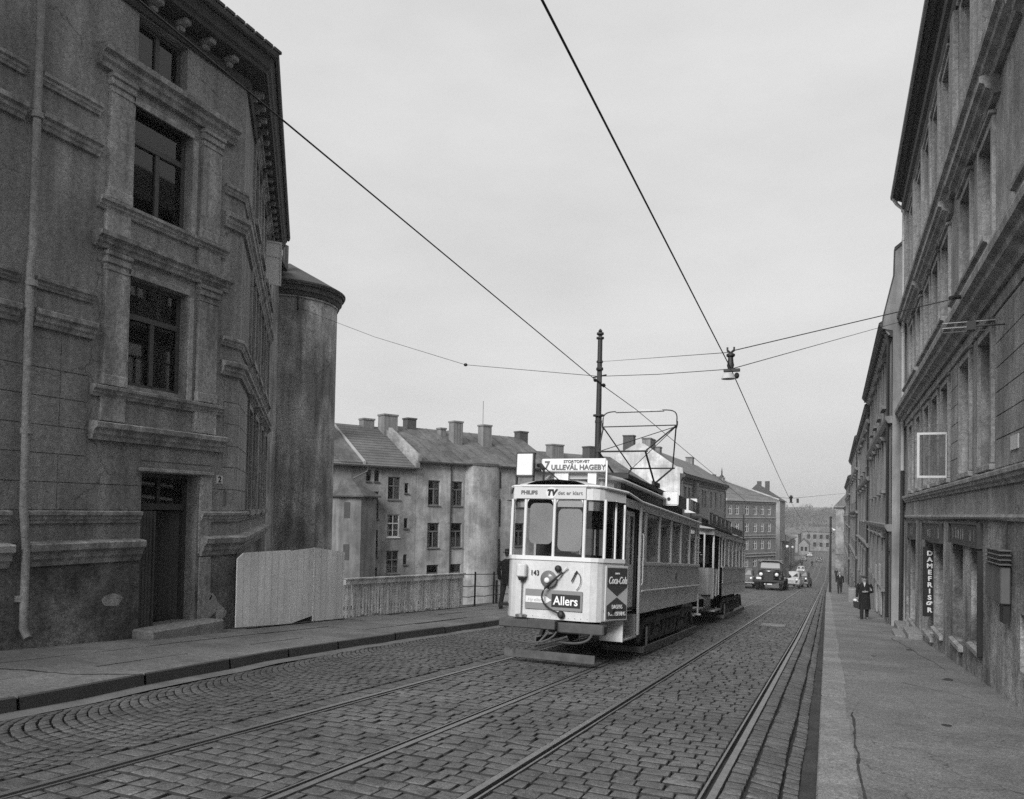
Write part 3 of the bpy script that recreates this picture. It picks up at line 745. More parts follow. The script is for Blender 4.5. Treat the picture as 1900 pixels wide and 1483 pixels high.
# ================================================================= hoarding, fence, railing, retaining wall
rw = MB(); rw.box(-10.3, -10.04, 10.9, 76, CY, 0); 
rw = MB(); ys = [10.9 + k * 2.5 for k in range(27)]
for a, c in zip(ys, ys[1:]):
    rw.quad((-10.04, a, CY), (-10.04, c, CY), (-10.04, c, plf(c)), (-10.04, a, plf(a))); rw.quad((-10.3, a, CY), (-10.3, c, CY), (-10.3, c, plf(c) + .01), (-10.3, a, plf(a) + .01)); rw.quad((-10.3, a, plf(a) + .01), (-10.3, c, plf(c) + .01), (-9.9, c, plf(c) + .01), (-9.9, a, plf(a) + .01))
tag(rw.build('retaining_wall', 'plaster_base'), 'retaining wall holding up the left pavement above the courtyard', 'wall')
FX = -9.95
hb = empty('hoarding', (FX, 12.5, plf(12.5)), 'pale board hoarding of three sheets standing beside the corner building', 'hoarding')
for pts in ([(10.86, -2.22), (12.33, -2.34), (12.33, -.88), (11.02, -.88), (10.86, -.98)], [(12.345, -2.345), (13.05, -2.27), (13.05, -.87), (12.345, -.9)], [(13.06, -2.4), (14.14, -2.46), (14.14, -1.0), (13.06, -.86)]):
    b = MB(); x0 = FX + random.uniform(-.01, .01); b.prism([(y, z) for y, z in pts], x0 - .02, x0, 'wz')
    b.build('board_sheet', 'hoarding', hb)
b = MB(); b.box(FX - .1, FX - .03, 12.3, 12.38, -2.5, -.95); b.box(FX - .1, FX - .03, 13.02, 13.09, -2.5, -.95); b.box(FX - .12, FX - .1, 12.4, 13.7, -2.6, -1.9); b.build('post', 'frame_dark', hb)  # posts, plus a dark sheet added to blacken the gap under one board
pf = empty('picket_fence', (FX, 17, plf(17)), 'pale upright board fence with a top rail, right of the hoarding', 'fence')
b = MB(); y = 14.2
while y < 19.93:
    w_ = random.uniform(.075, .1); zt = lerp(-1.72, -2.0, (y - 14.13) / 5.83); zb = plf(y) + random.choice([.0, .01, .02, .06])
    dx = random.uniform(-.006, .006); b.box(FX - .02 + dx, FX + dx, y, y + w_, zb, zt); y += w_ + random.uniform(.028, .06)
b.build('pickets', 'picket', pf)
b = MB(); P4 = [(14.13, -1.6), (19.97, -1.88), (19.97, -2.0), (14.13, -1.72)]; b.prism(P4, FX - .01, FX + .06, 'wz'); b.prism([(14.13, -1.58), (20.03, -1.86), (20.03, -1.885), (14.13, -1.605)], FX - .05, FX + .09, 'wz'); b.build('top_rail', 'picket', pf)
b = MB(); b.prism([(14.13, -2.2), (19.97, -2.58), (19.97, -2.66), (14.13, -2.28)], FX - .06, FX - .025, 'wz'); b.build('back_rail', 'frame_mid', pf)
ir = empty('iron_railing', (FX, 22, plf(22)), 'thin black iron railing with three bars, right of the picket fence', 'railing')
b = MB(); yp = [20.82, 22.2, 23.6, 25, 26.4, 27.8, 29.2, 30.6, 32, 33.4]
for y in yp: MB()
for y in yp:
    q = MB(); q.tube([(FX, y, plf(y) - .05), (FX + .01, y, plf(y) + 1.0)], .028, 6); q.ellipsoid((FX + .01, y, plf(y) + 1.0), (.035, .035, .035), 6, 4); q.build('post', 'iron', ir)
for h, sg in ((.95, .0), (.6, .05), (.3, .03)):
    q = MB(); pts = []
    for a, c in zip([20.0] + yp, yp): pts += [(FX, a, plf(a) + h), (FX, (a + c) / 2, plf((a + c) / 2) + h - sg * random.uniform(.2, 1))]
    pts.append((FX, yp[-1], plf(yp[-1]) + h)); q.tube(pts, .013, 5); q.build('bar', 'iron', ir)
q = MB(); q.tube([(FX - .1, 22.65, plf(22.65)), (FX - .1, 22.65, plf(22.65) + .75)], .035, 6); q.build('stub_post', 'iron', ir)
# ================================================================= RIGHT FRONT BUILDING
RX = 2.1
g1 = FR((RX, 0, 0), d=(0, 1, 0), n=(-1, 0, 0))
RE = 27.8
rb = empty('shop_building', (RX, 15, -2.6), 'long plastered building with shop openings, heavy cornices and a wide eave, nearest on the right', 'building')
WC = [3.6, 5.5, 7.6, 9.6, 13.4, 15.35, 18.0, 19.7, 21.4, 23.45, 25.7]
fl = [(.8, 2.7), (4.05, 5.72), (7.3, 9.35)]
ops = [(c - .5, c + .5, a, d_) for c in WC for a, d_ in fl]
shops = [(13.75, 16.95, -2.05, -.06), (18.3, 21.85, -2.3, -.08), (24.3, 25.9, -3.1, -.12)]
shops = [(13.78, 14.75, -2.02, -.45), (15.68, 16.95, -2.25, -.45), (18.4, 19.95, -2.45, -.5), (20.1, 21.85, -2.75, -.6), (24.35, 25.85, -3.0, -.62), (26.3, 27.2, -3.2, -.62), (10.55, 11.1, -1.85, -1.16)]
b = MB(g1); b.panel(1, RE, .0, 10.35, ops, .24)
b.fr = WORLD; b.quad((RX, RE, -4), (RX + 9, RE, -4), (RX + 9, RE, 10.35), (RX, RE, 10.35)); b.quad((RX, 1, -4), (RX + 9, 1, -4), (RX + 9, 1, 10.35), (RX, 1, 10.35))
b.build('wall', 'plaster_right', rb)
b = MB(g1); b.panel(1, RE, -4.2, .0, shops, .4); b.build('ground_floor_wall', 'plaster_right_low', rb)
interior(rb, g1, ops + [(a, c, d_, e) for a, c, d_, e in shops], .9)
def msl(z0, z1, out): h = z1 - z0; return [(-.03, z0), (out * .3, z0), (out * .4, z0 + h * .2), (out * .7, z0 + h * .35), (out * .75, z0 + h * .55), (out * .97, z0 + h * .65), (out, z0 + h * .9), (out * .96, z0 + h), (-.03, z1 + .02)]
b = MB(g1)
b.mould(1, 27.95, msl(3.1, 3.5, .34)); b.mould(1, 27.9, msl(3.62, 3.78, .2))
b.mould(1, 27.98, msl(6.28, 6.62, .3)); b.mould(1, 27.9, msl(.46, .66, .12)); b.mould(1, 27.9, [(-.02, 2.92), (.03, 2.92), (.045, 3.09), (-.02, 3.09)])
b.mould(1, 27.9, [(-.02, -.03), (.03, -.03), (.045, .02), (.03, .06), (-.02, .06)])
# raised keystone-like returns on the storey cornice and hoods over the middle windows
for a, c in ((2, 10.6), (12.4, 16.1), (17.1, 22.2), (22.7, 26.6)): b.mould(a, c, msl(3.79, 3.97, .22)); b.mould(a, c, msl(6.0, 6.27, .27))
b.build('cornice', 'plaster_right_trim', rb)
for c in WC:
    for z0, z1 in fl:
        b = MB(g1)
        b.box(c - .64, c - .52, -.01, .05, z0, z1 + .14, bev=.006); b.box(c + .52, c + .64, -.01, .05, z0, z1 + .14, bev=.006); b.box(c - .52, c + .52, -.01, .05, z1 + .02, z1 + .14, bev=.006)
        b.box(c - .68, c + .68, -.01, .1, z1 + .145, z1 + .2, bev=.01)
        if z0 < 2: b.box(c - .66, c + .66, -.01, .07, z0 - .1, z0 - .01, bev=.01)
        b.build('window_surround', 'plaster_right_trim', rb)
# flat pilaster strips on the top floor
for k in range(len(WC) - 1):
    m_ = (WC[k] + WC[k + 1]) / 2
    if m_ > 9 and WC[k + 1] - WC[k] < 2.2:
        b = MB(g1); b.box(m_ - .16, m_ + .16, -.01, .09, 6.66, 9.7, bev=.015); b.build('pilaster_strip', 'plaster_right_trim', rb)
for m_ in (11.5, 16.7, 24.6, 27.3): b = MB(g1); b.box(m_ - .22, m_ + .22, -.01, .1, 6.66, 9.7, bev=.015); b.build('pilaster_strip', 'plaster_right_trim', rb)
for a, c in ((10.6, 12.66), (16.05, 17.25), (22.1, 22.7), (24.2, 24.95)):
    b = MB(g1)
    for z0, z1 in zip([.7, 1.11, 1.44, 1.78, 2.13, 2.48], [1.11, 1.44, 1.78, 2.13, 2.48, 2.9]): b.box(a, c, -.01, .013, z0 + .009, z1 - .009)
    b.build('channelled_panel', 'plaster_right', rb)
for i, o in enumerate(ops):
    if i // 3 < 2: continue
    window(rb, g1, *o, rec=.2, m='frame_dark', tr=.68, fw=.06, top_mull=False, curtain=random.choice([None, 'sides', None]))
# eave: boarded soffit, gutter, roof
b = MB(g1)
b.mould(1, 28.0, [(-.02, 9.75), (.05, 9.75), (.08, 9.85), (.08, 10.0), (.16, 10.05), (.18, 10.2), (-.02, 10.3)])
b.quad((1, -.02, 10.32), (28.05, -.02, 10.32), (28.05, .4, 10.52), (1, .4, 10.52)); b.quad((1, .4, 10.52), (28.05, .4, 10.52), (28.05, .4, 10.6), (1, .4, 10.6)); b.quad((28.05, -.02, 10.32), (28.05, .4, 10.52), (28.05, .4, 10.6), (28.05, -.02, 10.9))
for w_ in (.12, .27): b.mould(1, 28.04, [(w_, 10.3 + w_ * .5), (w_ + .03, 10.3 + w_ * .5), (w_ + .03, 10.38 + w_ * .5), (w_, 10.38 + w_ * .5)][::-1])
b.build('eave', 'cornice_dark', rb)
b = MB(g1); b.quad((1, .44, 10.62), (28.05, .44, 10.62), (28.05, -4, 14), (1, -4, 14)); u = 1.
while u < 28: b.box(u, u + .3, .36, .47, 10.6, 10.64); u += .42
b.build('roof', 'roof_tile_dark', rb)
b = MB(g1); b.mould(1, 28.1, [(.38, 10.56), (.43, 10.5), (.48, 10.55), (.49, 10.63), (.47, 10.6), (.43, 10.54), (.4, 10.6)]); b.build('gutter', 'zinc', rb)
b = MB(g1); b.tube([(27.9, .42, 10.5), (27.9, .3, 10.3), (27.72, .1, 10.0), (27.72, .1, 1.5)], .055, 8)
for z in (9, 6, 3): b.tube([(27.72, .1, z), (27.72, .1, z + .08)], .07, 8)
b.build('downpipe', 'zinc_light', rb, smooth=True, label='pale upper length of rainwater pipe')
b = MB(g1); b.tube([(27.72, .1, 1.5), (27.72, .1, -.2), (27.6, .12, -.55), (27.6, .14, -3.4)], .06, 8); b.build('downpipe', 'iron', rb, smooth=True, label='dark lower length of rainwater pipe')
# shop fronts: name boards, door recess, dark post
for u0, u1, z0, z1, lb_ in ((13.7, 16.98, -.47, -.08, 0), (18.34, 21.9, -.55, -.12, 1), (24.3, 25.9, -.63, -.16, 2)):
    b = MB(g1); b.box(u0, u1, .0, .05, z0, z1); b.box(u0, u1, .05, .08, z1 - .025, z1); b.box(u0, u1, .05, .08, z0, z0 + .025); b.box(u0, u0 + .06, .05, .08, z0 + .026, z1 - .026); b.box(u1 - .06, u1, .05, .08, z0 + .026, z1 - .026)
    o = b.build('name_board', 'shop_board', rb, label='faded dark name board over a shop opening')
    b = MB(g1)
    for k in range(7): uu = lerp(u0 + .3, u1 - .3, random.random()); b.box(uu, uu + .05, .05, .053, z0 + .1, z1 - random.uniform(.08, .16))
    b.build('worn_patch', 'plaster_right_low', o)
b = MB(g1); b.box(13.66, 13.74, .0, .07, -2.12, -.5); b.build('door_post', 'iron', rb)
for o in shops[:6]:
    b = MB(g1); a, c, z0, z1 = o
    b.box(a, a + .07, -.36, -.28, z0, z1); b.box(c - .07, c, -.36, -.28, z0, z1); b.box(a + .07, c - .07, -.36, -.28, z1 - .07, z1); b.box(a + .07, c - .07, -.36, -.28, z0, z0 + .35)
    f_ = b.build('shop_window', 'frame_mid', rb)
    b = MB(g1); b.quad((a, -.33, z0), (c, -.33, z0), (c, -.33, z1), (a, -.33, z1)); b.build('pane', 'glass', f_)
    b = MB(g1); b.prism([(.0, z0 - .02), (.07, z0 - .05), (.07, z0 - .12), (.0, z0 - .12)], a - .05, c + .05, 'wz'); b.build('sill', 'plaster_right_trim', rb)
b = MB(g1); a, c, z0, z1 = shops[6]; b.box(a, c, -.2, -.16, z0, z1); b.build('basement_window', 'frame_dark', rb)
# open casement over the pavement
fs = FR((RX, 17.55, 0), d=(-1, 0, 0), n=(0, -1, 0)); b = MB(fs)
for q in ((.02, .065, .8, 1.72), (.53, .575, .8, 1.72), (.065, .53, .8, .845), (.065, .53, 1.675, 1.72)): b.box(q[0], q[1], 0, .04, q[2], q[3])
o = b.build('open_casement', 'frame_white', rb, label='white casement standing open over the pavement')
b = MB(fs); b.quad((.05, .02, .83), (.55, .02, .83), (.55, .02, 1.69), (.05, .02, 1.69)); b.build('pane', 'glass', o)
# small plate
b = MB(g1); b.box(11.12, 11.56, .01, .03, .88, 1.06); b.build('street_plate', 'zinc_light', rb, label='small pale plate beside the first floor window')
# ---- vertical hairdresser sign
hs = empty('hairdresser_sign', (RX, 20.9, -2.2), 'black upright sign with white letters DAMEFRISØR in a shop recess', 'sign')
fh = FR((1.95, 20.75, 0), d=(1, 0, 0), n=(0, -1, 0))
b = MB(fh); b.box(0, .3, -.05, 0, -2.36, -.7, bev=.006); b.build('board', 'letter_black', hs)
for k, ch in enumerate('DAMEFRISØR'): text(ch, fh, .14, .004, -.86 - k * .15, .15, 'letter_white', hs, 'letter', bold=.006, sx=1.1)
# ---- meter box
mbx = empty('meter_box', (RX, 12.7, -.8), 'grey metal cabinet with louvred top on the wall of the right shop building', 'cabinet')
b = MB(g1); b.box(11.55, 12.65, .02, .13, -1.1, -.62, bev=.012); b.build('cabinet', 'zinc', mbx)
b = MB(g1)
for z in (-.6, -.54, -.48, -.42): b.box(11.5, 12.68, .02, .16, z, z + .018, bev=.004)
b.box(11.57, 12.63, .02, .11, -.6, -.42); b.build('louvres', 'zinc', mbx)
b = MB(g1); b.tube([(11.75, .03, -.4), (11.75, .03, -.02), (14, .05, -.0), (27.5, .05, -.1)], .014, 5); b.build('cable', 'iron', mbx)
b = MB(g1); b.box(11.6, 11.85, .02, .09, -1.35, -1.1); b.build('cable_entry', 'iron', mbx)
# ---- doorsteps
b = MB(g1); b.box(21.95, 23.6, .0, .36, -3.4, -2.98, bev=.02); b.box(22.5, 23.9, .36, .62, -3.4, -3.1, bev=.02)
tag(b.build('doorstep', 'granite'), 'two worn granite doorsteps at the foot of the right shop building', 'doorstep')
b = MB(g1); b.box(25.9, 27.4, .0, .34, -3.7, -3.3, bev=.02)
tag(b.build('doorstep', 'granite'), 'lower single doorstep near the far end of the right shop building', 'doorstep')
# ---- aerial
an = empty('aerial', (RX, 12.3, 2.75), 'thin looped metal aerial rods on a clamp, fixed high on the right shop building', 'aerial')
b = MB(g1); b.tube([(12.0, .0, 2.62), (12.0, .42, 2.62)], .012, 5); b.box(11.93, 12.07, .36, .46, 2.56, 2.68); b.build('clamp', 'iron', an)
b = MB()
for z, o_ in ((2.62, 0), (2.69, .05)):
    b.tube([(1.98, 12.0, z), (1.62, 12.02, z), (1.35, 12.03, z + .0), (1.33, 12.03, z - .03), (1.35, 12.03, z - .06), (1.98, 12.0, z - .06)], .006, 5)
b.build('rods', 'steel', an)
# ================================================================= ROW BEYOND ON THE RIGHT
def row_house(name, x, y0, y1, ztop, fls, label, m, eave=.35, wins=None, group='plastered street fronts on the right', attic=0, rh=3.0):
    fr = FR((x, 0, 0), d=(0, 1, 0), n=(-1, 0, 0)); gb_ = gz(y1) - 1
    t = empty(name, (x, y0, gz(y0)), label, 'building', group)
    wc = wins or [lerp(y0, y1, (k + .5) / 4) for k in range(4)]
    ops = [(c - .5, c + .5, a, d_) for c in wc for a, d_ in fls]
    b = MB(fr); b.panel(y0 + .01, y1 - .01, gb_, ztop, ops, .2)
    b.fr = WORLD
    for yy in (y0 + .01, y1 - .01): b.quad((x, yy, gb_), (x + 9, yy, gb_), (x + 9, yy, ztop), (x, yy, ztop))
    b.build('wall', m, t); interior(t, fr, ops)
    b = MB(fr); b.mould(y0, y1, [(-.02, ztop - .45), (.06, ztop - .45), (.1, ztop - .3), (eave * .8, ztop - .12), (eave, ztop), (-.02, ztop + .02)])
    k = y0 + .2
    while k < y1 - .2: b.box(k, k + .14, 0, eave * .75, ztop - .28, ztop - .13); k += .7
    b.build('cornice', 'cornice_dark', t)
    b = MB(fr)
    for z0, z1 in fls: b.mould(y0 + .02, y1 - .02, [(-.02, z1 + .42), (.12, z1 + .42), (.2, z1 + .54), (.22, z1 + .64), (-.02, z1 + .66)])
    for o in ops:
        b.box(o[0] - .14, o[0] - .01, -.01, .07, o[2], o[3] + .12); b.box(o[1] + .01, o[1] + .14, -.01, .07, o[2], o[3] + .12); b.mould(o[0] - .25, o[1] + .25, [(-.01, o[3] + .12), (.14, o[3] + .14), (.22, o[3] + .26), (-.01, o[3] + .3)]); b.box(o[0] - .2, o[1] + .2, -.01, .14, o[2] - .14, o[2] - .02)
    b.build('string_course', 'plaster_row_trim', t)
    b = MB(fr); b.quad((y0, eave, ztop + .03), (y1, eave, ztop + .03), (y1, -4, ztop + rh), (y0, -4, ztop + rh)); b.quad((y0, eave, ztop + .02), (y0, -4, ztop), (y0, -4, ztop + rh), (y0, eave, ztop + .03)); b.quad((y1, eave, ztop + .02), (y1, -4, ztop), (y1, -4, ztop + rh), (y1, eave, ztop + .03)); b.build('roof', 'roof_tile_dark', t)
    for o in ops: window(t, fr, *o, rec=.12, m='frame_dark', fw=.06)
    b = MB(fr); b.tube([(y0 + .25, .12, ztop - .3), (y0 + .25, .12, gz(y0) + .2)], .055, 6); b.build('downpipe', 'iron', t)
    return t, fr
t, fr = row_house('stepped_house', 1.7, RE, 45.3, 6.35, [(-2.6, -.9), (1.0, 2.65), (4.1, 5.55)], 'ornate plastered house with a bare stepped end wall, next beyond the shop building', 'plaster_row_pale', .42, [31.8, 35, 38.5, 42])
b = MB(); b.prism([(1.37, 6.2), (1.42, 6.62), (1.72, 7.95), (1.74, 8.75), (2.3, 9.2), (6, 11), (9, 9), (9, -5), (1.7, -5), (1.7, 6.1)], RE - .02, RE + .3, 'uz')
b.build('end_wall', 'plaster_row_pale', t)
b = MB(); b.prism([(1.36, 6.25), (1.41, 6.67), (1.71, 8.0), (1.73, 8.84), (2.3, 9.29), (2.3, 9.2), (1.75, 8.74), (1.73, 7.95), (1.43, 6.62), (1.38, 6.2)], RE - .06, RE + .34, 'uz'); b.build('coping', 'cornice_dark', t)
b = MB(fr); b.box(28.6, 29.5, .0, .2, -1.15, -1.02); b.box(29.0, 30.2, .01, .05, -3.6, -1.5); b.build('side_door', 'frame_mid', t)
b = MB(fr); b.box(32.6, 34.6, .02, .06, -3.75, -1.9); b.box(35.8, 37.4, .02, .06, -4.0, -2.1); b.build('shop_shutter', 'zinc_light', t)
row_house('dark_eaved_house', 1.72, 45.3, 66, 6.0, [(-3.9, -2.1), (-.2, 1.5), (2.9, 4.6)], 'darker plastered house with a mansard roof, second beyond the shop building', 'plaster_row', .3)
t, fr = row_house('rooftop_railing_house', 1.66, 66, 96, 6.3, [(-5.6, -3.8), (-2.0, -.2), (1.4, 3.2)], 'narrow-looking plastered house with dark roof, third beyond the shop building', 'plaster_row_pale', .3, [70, 75, 80, 86, 92], rh=2.2)
row_house('far_row_house', 1.6, 96, 135, 4.6, [(-7.2, -5.4), (-3.6, -1.8), (.2, 2.0)], 'plastered house low down the street, fourth beyond the shop building', 'plaster_row', .3, [100, 107, 114, 122, 130], rh=2.)
row_house('lowest_row_house', 1.75, 135, 176, 1.6, [(-9, -7.4), (-5.6, -4), (-2.2, -.6)], 'last plastered house at the bottom of the right hand row', 'plaster_row_pale', .2, [140, 148, 156, 164, 172], rh=2.)
b = MB(); b.box(1.05, 1.7, 31.5, 32.6, pr(32) - .1, pr(32) + .34); b.box(1.1, 1.7, 38, 43, pr(41) - .3, pr(40) + .5)
b = MB(); b.box(.72, 1.65, 47.0, 48.0, pr(47.5) - .2, pr(47.5) + .78, bev=.05); tag(b.build('stone_bollard_block', 'granite'), 'squat stone block against the right row, behind the walking men', 'stone block')
# building across the bottom of the street
E_ = empty('street_end_building', (4, 190, -13), 'pale flat fronted building facing up the street beyond the right row', 'building')
fe = FR((.16, 190, 0), d=(1, 0, 0), n=(0, -1, 0))
b = MB(fe); b.panel(0, 14, -14, 2.0, [(3.5, 4.6, -7, -5), (3.5, 4.6, -2, 0)], .2); b.fr = WORLD; b.quad((.16, 190, -14), (.16, 215, -14), (.16, 215, 2), (.16, 190, 2)); b.build('wall', 'house_grey', E_)
b = MB(fe); b.mould(-.5, 14, [(-.02, 1.6), (.3, 1.7), (.6, 2.0), (.6, 2.2), (-.02, 2.2)]); b.build('cornice', 'plaster_row_trim', E_); b = MB(fe); b.mould(0, 14, [(-.02, -8.9), (.15, -8.8), (.15, -8.5), (-.02, -8.5)]); b.build('string_course', 'plaster_row_trim', E_)
b = MB(fe); b.prism([(-.4, 2.2), (14, 2.2), (13, 5.5), (2.5, 5.5)], .4, -12, 'uz'); b.build('roof', 'roof_far', E_)
interior(E_, fe, [(3.5, 4.6, -7, -5), (3.5, 4.6, -2, 0)])
# ================================================================= HOUSES ACROSS THE COURTYARD
PB = (-25.3, 46.6); fb = FR(PB, 28.6)
def chim(parent, fr, u, w, z0, z1, a=.8, c=.6, m='chimney', cap=True, name='chimney'):
    b = MB(fr); b.box(u, u + a, w - c / 2, w + c / 2, z0, z1 - .12); 
    if cap: b.box(u - .05, u + a + .05, w - c / 2 - .05, w + c / 2 + .05, z1 - .12, z1)
    return b.build(name, m, parent)
def gable_house(name, fr, u0, u1, ze, zr, k, m, mr, label, ops, grp=None, rear=None, ends=True):
    v = fr(u0, 0, 0); t = empty(name, (v.x, v.y, CY), label, 'building', grp)
    b = MB(fr); b.panel(u0, u1, CY - .2, ze, ops, .14)
    for uu in (u0, u1): b.face(*[b.pt(uu, w, z) for w, z in ((0, CY - .2), (0, ze), (-k, zr), (-2 * k, ze), (-2 * k, CY - .2))])
    b.build('wall', m, t); interior(t, fr, ops)
    b = MB(fr)
    b.quad((u0 - .05, .28, ze - .02), (u1 + .05, .28, ze - .02), (u1 + .05, -k, zr + .08), (u0 - .05, -k, zr + .08)); b.quad((u0 - .05, .28, ze - .1), (u1 + .05, .28, ze - .1), (u1 + .05, .28, ze - .02), (u0 - .05, .28, ze - .02)); b.quad((u0 - .05, -2 * k - .3, ze - .02), (u1 + .05, -2 * k - .3, ze - .02), (u1 + .05, -k, zr + .08), (u0 - .05, -k, zr + .08)); b.quad((u0 - .05, .28, ze - .1), (u1 + .05, .28, ze - .1), (u1 + .05, 0, ze - .1), (u0 - .05, 0, ze - .1))
    b.build('roof', mr, t)
    b = MB(fr); b.mould(u0, u1, [(.26, ze - .12), (.36, ze - .12), (.38, ze - .02), (.26, ze - .02)]); b.build('gutter', 'cornice_dark', t)
    return t
# L house
oL = [(-3.84, -2.92, z, z + 1.5) for z in (.53, -1.95, -4.35)] + [(-5.45, -5.1, 1.67, 2.42), (-4.86, -4.5, 1.67, 2.42)] + [(-2.58, -2.28, z, z + .68) for z in (.97, -1.38, -3.8)] + [(-5.14, -4.5, -.78, 1.02), (-5.14, -4.5, -3.26, -1.48), (-5.14, -4.5, -5.6, -3.92)]
tL = gable_house('tiled_house', fb, -12, -1.68, 2.72, 5.75, 5, 'house_grey', 'roof_tile', 'house with ribbed tile roof and hooded stair turret, leftmost behind the picket fence', oL)
for i, o in enumerate(oL):
    if o[1] - o[0] > .8: window(tL, fb, *o, rec=.08, m='frame_white' if i == 1 else 'frame_mid', tr=.6, fw=.06, bars=1 if i else 0, sill=.08, curtain=['right', 'sides', 'low'][i % 3])
    else: window(tL, fb, *o, rec=.06, m='frame_dark', tr=None, mull=0, fw=.04, sill=.08)
# annex: faceted stair turret with a pyramid hood
an_ = FR(tuple(fb(-6.6, 0, 0)), 28.6)
b = MB(fb); ring = [(-7.75, 0), (-7.75, .9), (-6.45, 1.35), (-5.05, .75), (-5.05, 0)]
for (a, c) in zip(ring, ring[1:]): b.quad((a[0], a[1], CY), (c[0], c[1], CY), (c[0], c[1], .72), (a[0], a[1], .72))
b.build('stair_turret', 'plaster_row', tL)
b = MB(fb); r2 = [(-7.95, -.1), (-7.95, 1.05), (-6.42, 1.6), (-4.8, .9), (-4.8, -.1)]; ap = (-6.5, .15, 1.75)
for (a, c) in zip(r2, r2[1:]): b.quad((a[0], a[1], .7), (c[0], c[1], .7), ap, ap); b.quad((a[0], a[1], .62), (c[0], c[1], .62), (c[0], c[1], .7), (a[0], a[1], .7))
b.build('turret_roof', 'roof_metal', tL)
b = MB(fb)
for z in (-.7, -3.3): b.quad((-7.45, 1.02, z), (-7.1, 1.14, z), (-7.1, 1.14, z + .98), (-7.45, 1.02, z + .98))
b.build('turret_window', 'frame_dark', tL)
chim(tL, fb, -7.9, -2.6, 3.5, 8.3, .9, .9, 'chimney_dark'); chim(tL, fb, -3.3, -5, 5.2, 6.35, .85, .7, 'chimney'); 
chim(tL, fb, -2.1, -4.3, 4.8, 6.7, 1.1, .9, 'chimney')
# rendered dormer wall and white verge on the tiled roof
b = MB(fb); sl_ = lambda w: 2.72 + (-w) / 5 * 3.03
b.prism([(.2, 2.72), (-4.9, 5.8), (-4.9, 6.0), (.2, 2.95)], -5.75, -5.6, 'wz') ; b.build('verge', 'brick_trim', tL)
b = MB(fb); b.prism([(.15, 2.75), (-4.7, 5.65), (-4.7, 5.8), (.15, 2.86)], -7.3, -5.76, 'wz'); b.build('roof_flashing', 'roof_metal', tL)
b = MB(fb); b.prism([(.3, 2.6), (.3, 3.05), (-4.9, 6.15), (-4.9, 5.6)], -1.9, -1.6, 'wz'); b.build('fire_wall', 'house_grey', tL)
b = MB(fb); b.tube([(-5.5, .32, 2.6), (-5.5, .2, 2.3), (-6.5, .25, 1.8)], .05, 6); b.build('downpipe', 'zinc', tL)
# M house
oM = [(-.72, .24, z, z + 1.72) for z in (.2, -2.72, -5.6)] + [(1.2, 2.13, z, z + 1.72) for z in (.2, -2.72, -5.6)] + [(6.9, 7.8, z, z + 1.72) for z in (.2, -2.72, -5.6)] + [(9.2, 10.1, z, z + 1.72) for z in (.2, -2.72)]
tM = gable_house('metal_roofed_house', fb, -1.66, 11.2, 3.2, 5.95, 5, 'house_pale', 'roof_metal', 'pale house with sheet metal roof and rounded bay, right of the tiled house', oM)
for i, o in enumerate(oM): window(tM, fb, *o, rec=.08, m='frame_mid', tr=.66, fw=.07, top_mull=False, sill=.07, curtain=['right', 'sides', 'low', 'sides', 'low'][i % 5])
b = MB(fb); prof = []
n = 14; pts = [(lerp(2.35, 5.35, k / n), .55 * math.sin(math.pi * k / n) ** .55) for k in range(n + 1)]
for (a, c) in zip(pts, pts[1:]): b.quad((a[0], a[1], CY), (c[0], c[1], CY), (c[0], c[1], 3.1), (a[0], a[1], 3.1))
b.build('round_bay', 'house_pale', tM, smooth=35)
b = MB(fb)
for (a, c) in zip(pts, pts[1:]): b.quad((a[0], a[1] * 1.12, 3.1), (c[0], c[1] * 1.12, 3.1), (c[0], c[1] * 1.12, 3.28), (a[0], a[1] * 1.12, 3.28)); b.quad((a[0], a[1] * 1.12, 3.28), (c[0], c[1] * 1.12, 3.28), (3.85, -1.2, 4.0), (3.85, -1.2, 4.0)); b.quad((a[0], a[1] * 1.12, 3.1), (c[0], c[1] * 1.12, 3.1), (c[0], 0, 3.1), (a[0], 0, 3.1))
b.build('bay_roof', 'roof_metal', tM)
b = MB(fb)
for u in range(-1, 11): b.prism([(.28, 3.19), (-5, 6.03), (-5, 6.07), (.28, 3.23)], u + .1, u + .14, 'wz')
b.build('roof_seams', 'roof_metal', tM)
chim(tM, fb, .3, -5.0, 5.4, 6.7, .75, .7, 'chimney_dark'); chim(tM, fb, 3.1, -3.0, 4.4, 6.55, .8, .7); chim(tM, fb, 5.8, -3.0, 4.4, 6.5, .8, .7); chim(tM, fb, 11.0, -5, 5.0, 6.55, .9, .7, 'chimney_dark')
chim(tM, fb, 2.75, -4.2, 5.0, 6.1, .5, .5, name='flue')
b = MB(fb); b.tube([(1.12, .3, 3.1), (1.12, .08, 2.9), (1.12, .08, CY)], .05, 6); b.build('downpipe', 'iron', tM)
b = MB(fb)
for z0, z1 in ((1.57, 2.8), (-1.25, .75), (-4.2, -2.15)): b.box(5.42, 5.52, .02, .06, z0, z1)
b.build('vent_slots', 'iron', tM)
b = MB(fb); b.tube([(7.1, -4.5, 5.6), (7.1, -4.5, 8.6)], .02, 4); b.build('aerial', 'iron', tM)
b = MB(fb); b.prism([(.3, 3.1), (.3, 3.7), (-.2, 3.75), (-4.9, 6.3), (-4.9, 5.9)], -1.75, -1.45, 'wz'); b.build('fire_wall', 'house_grey', tM)
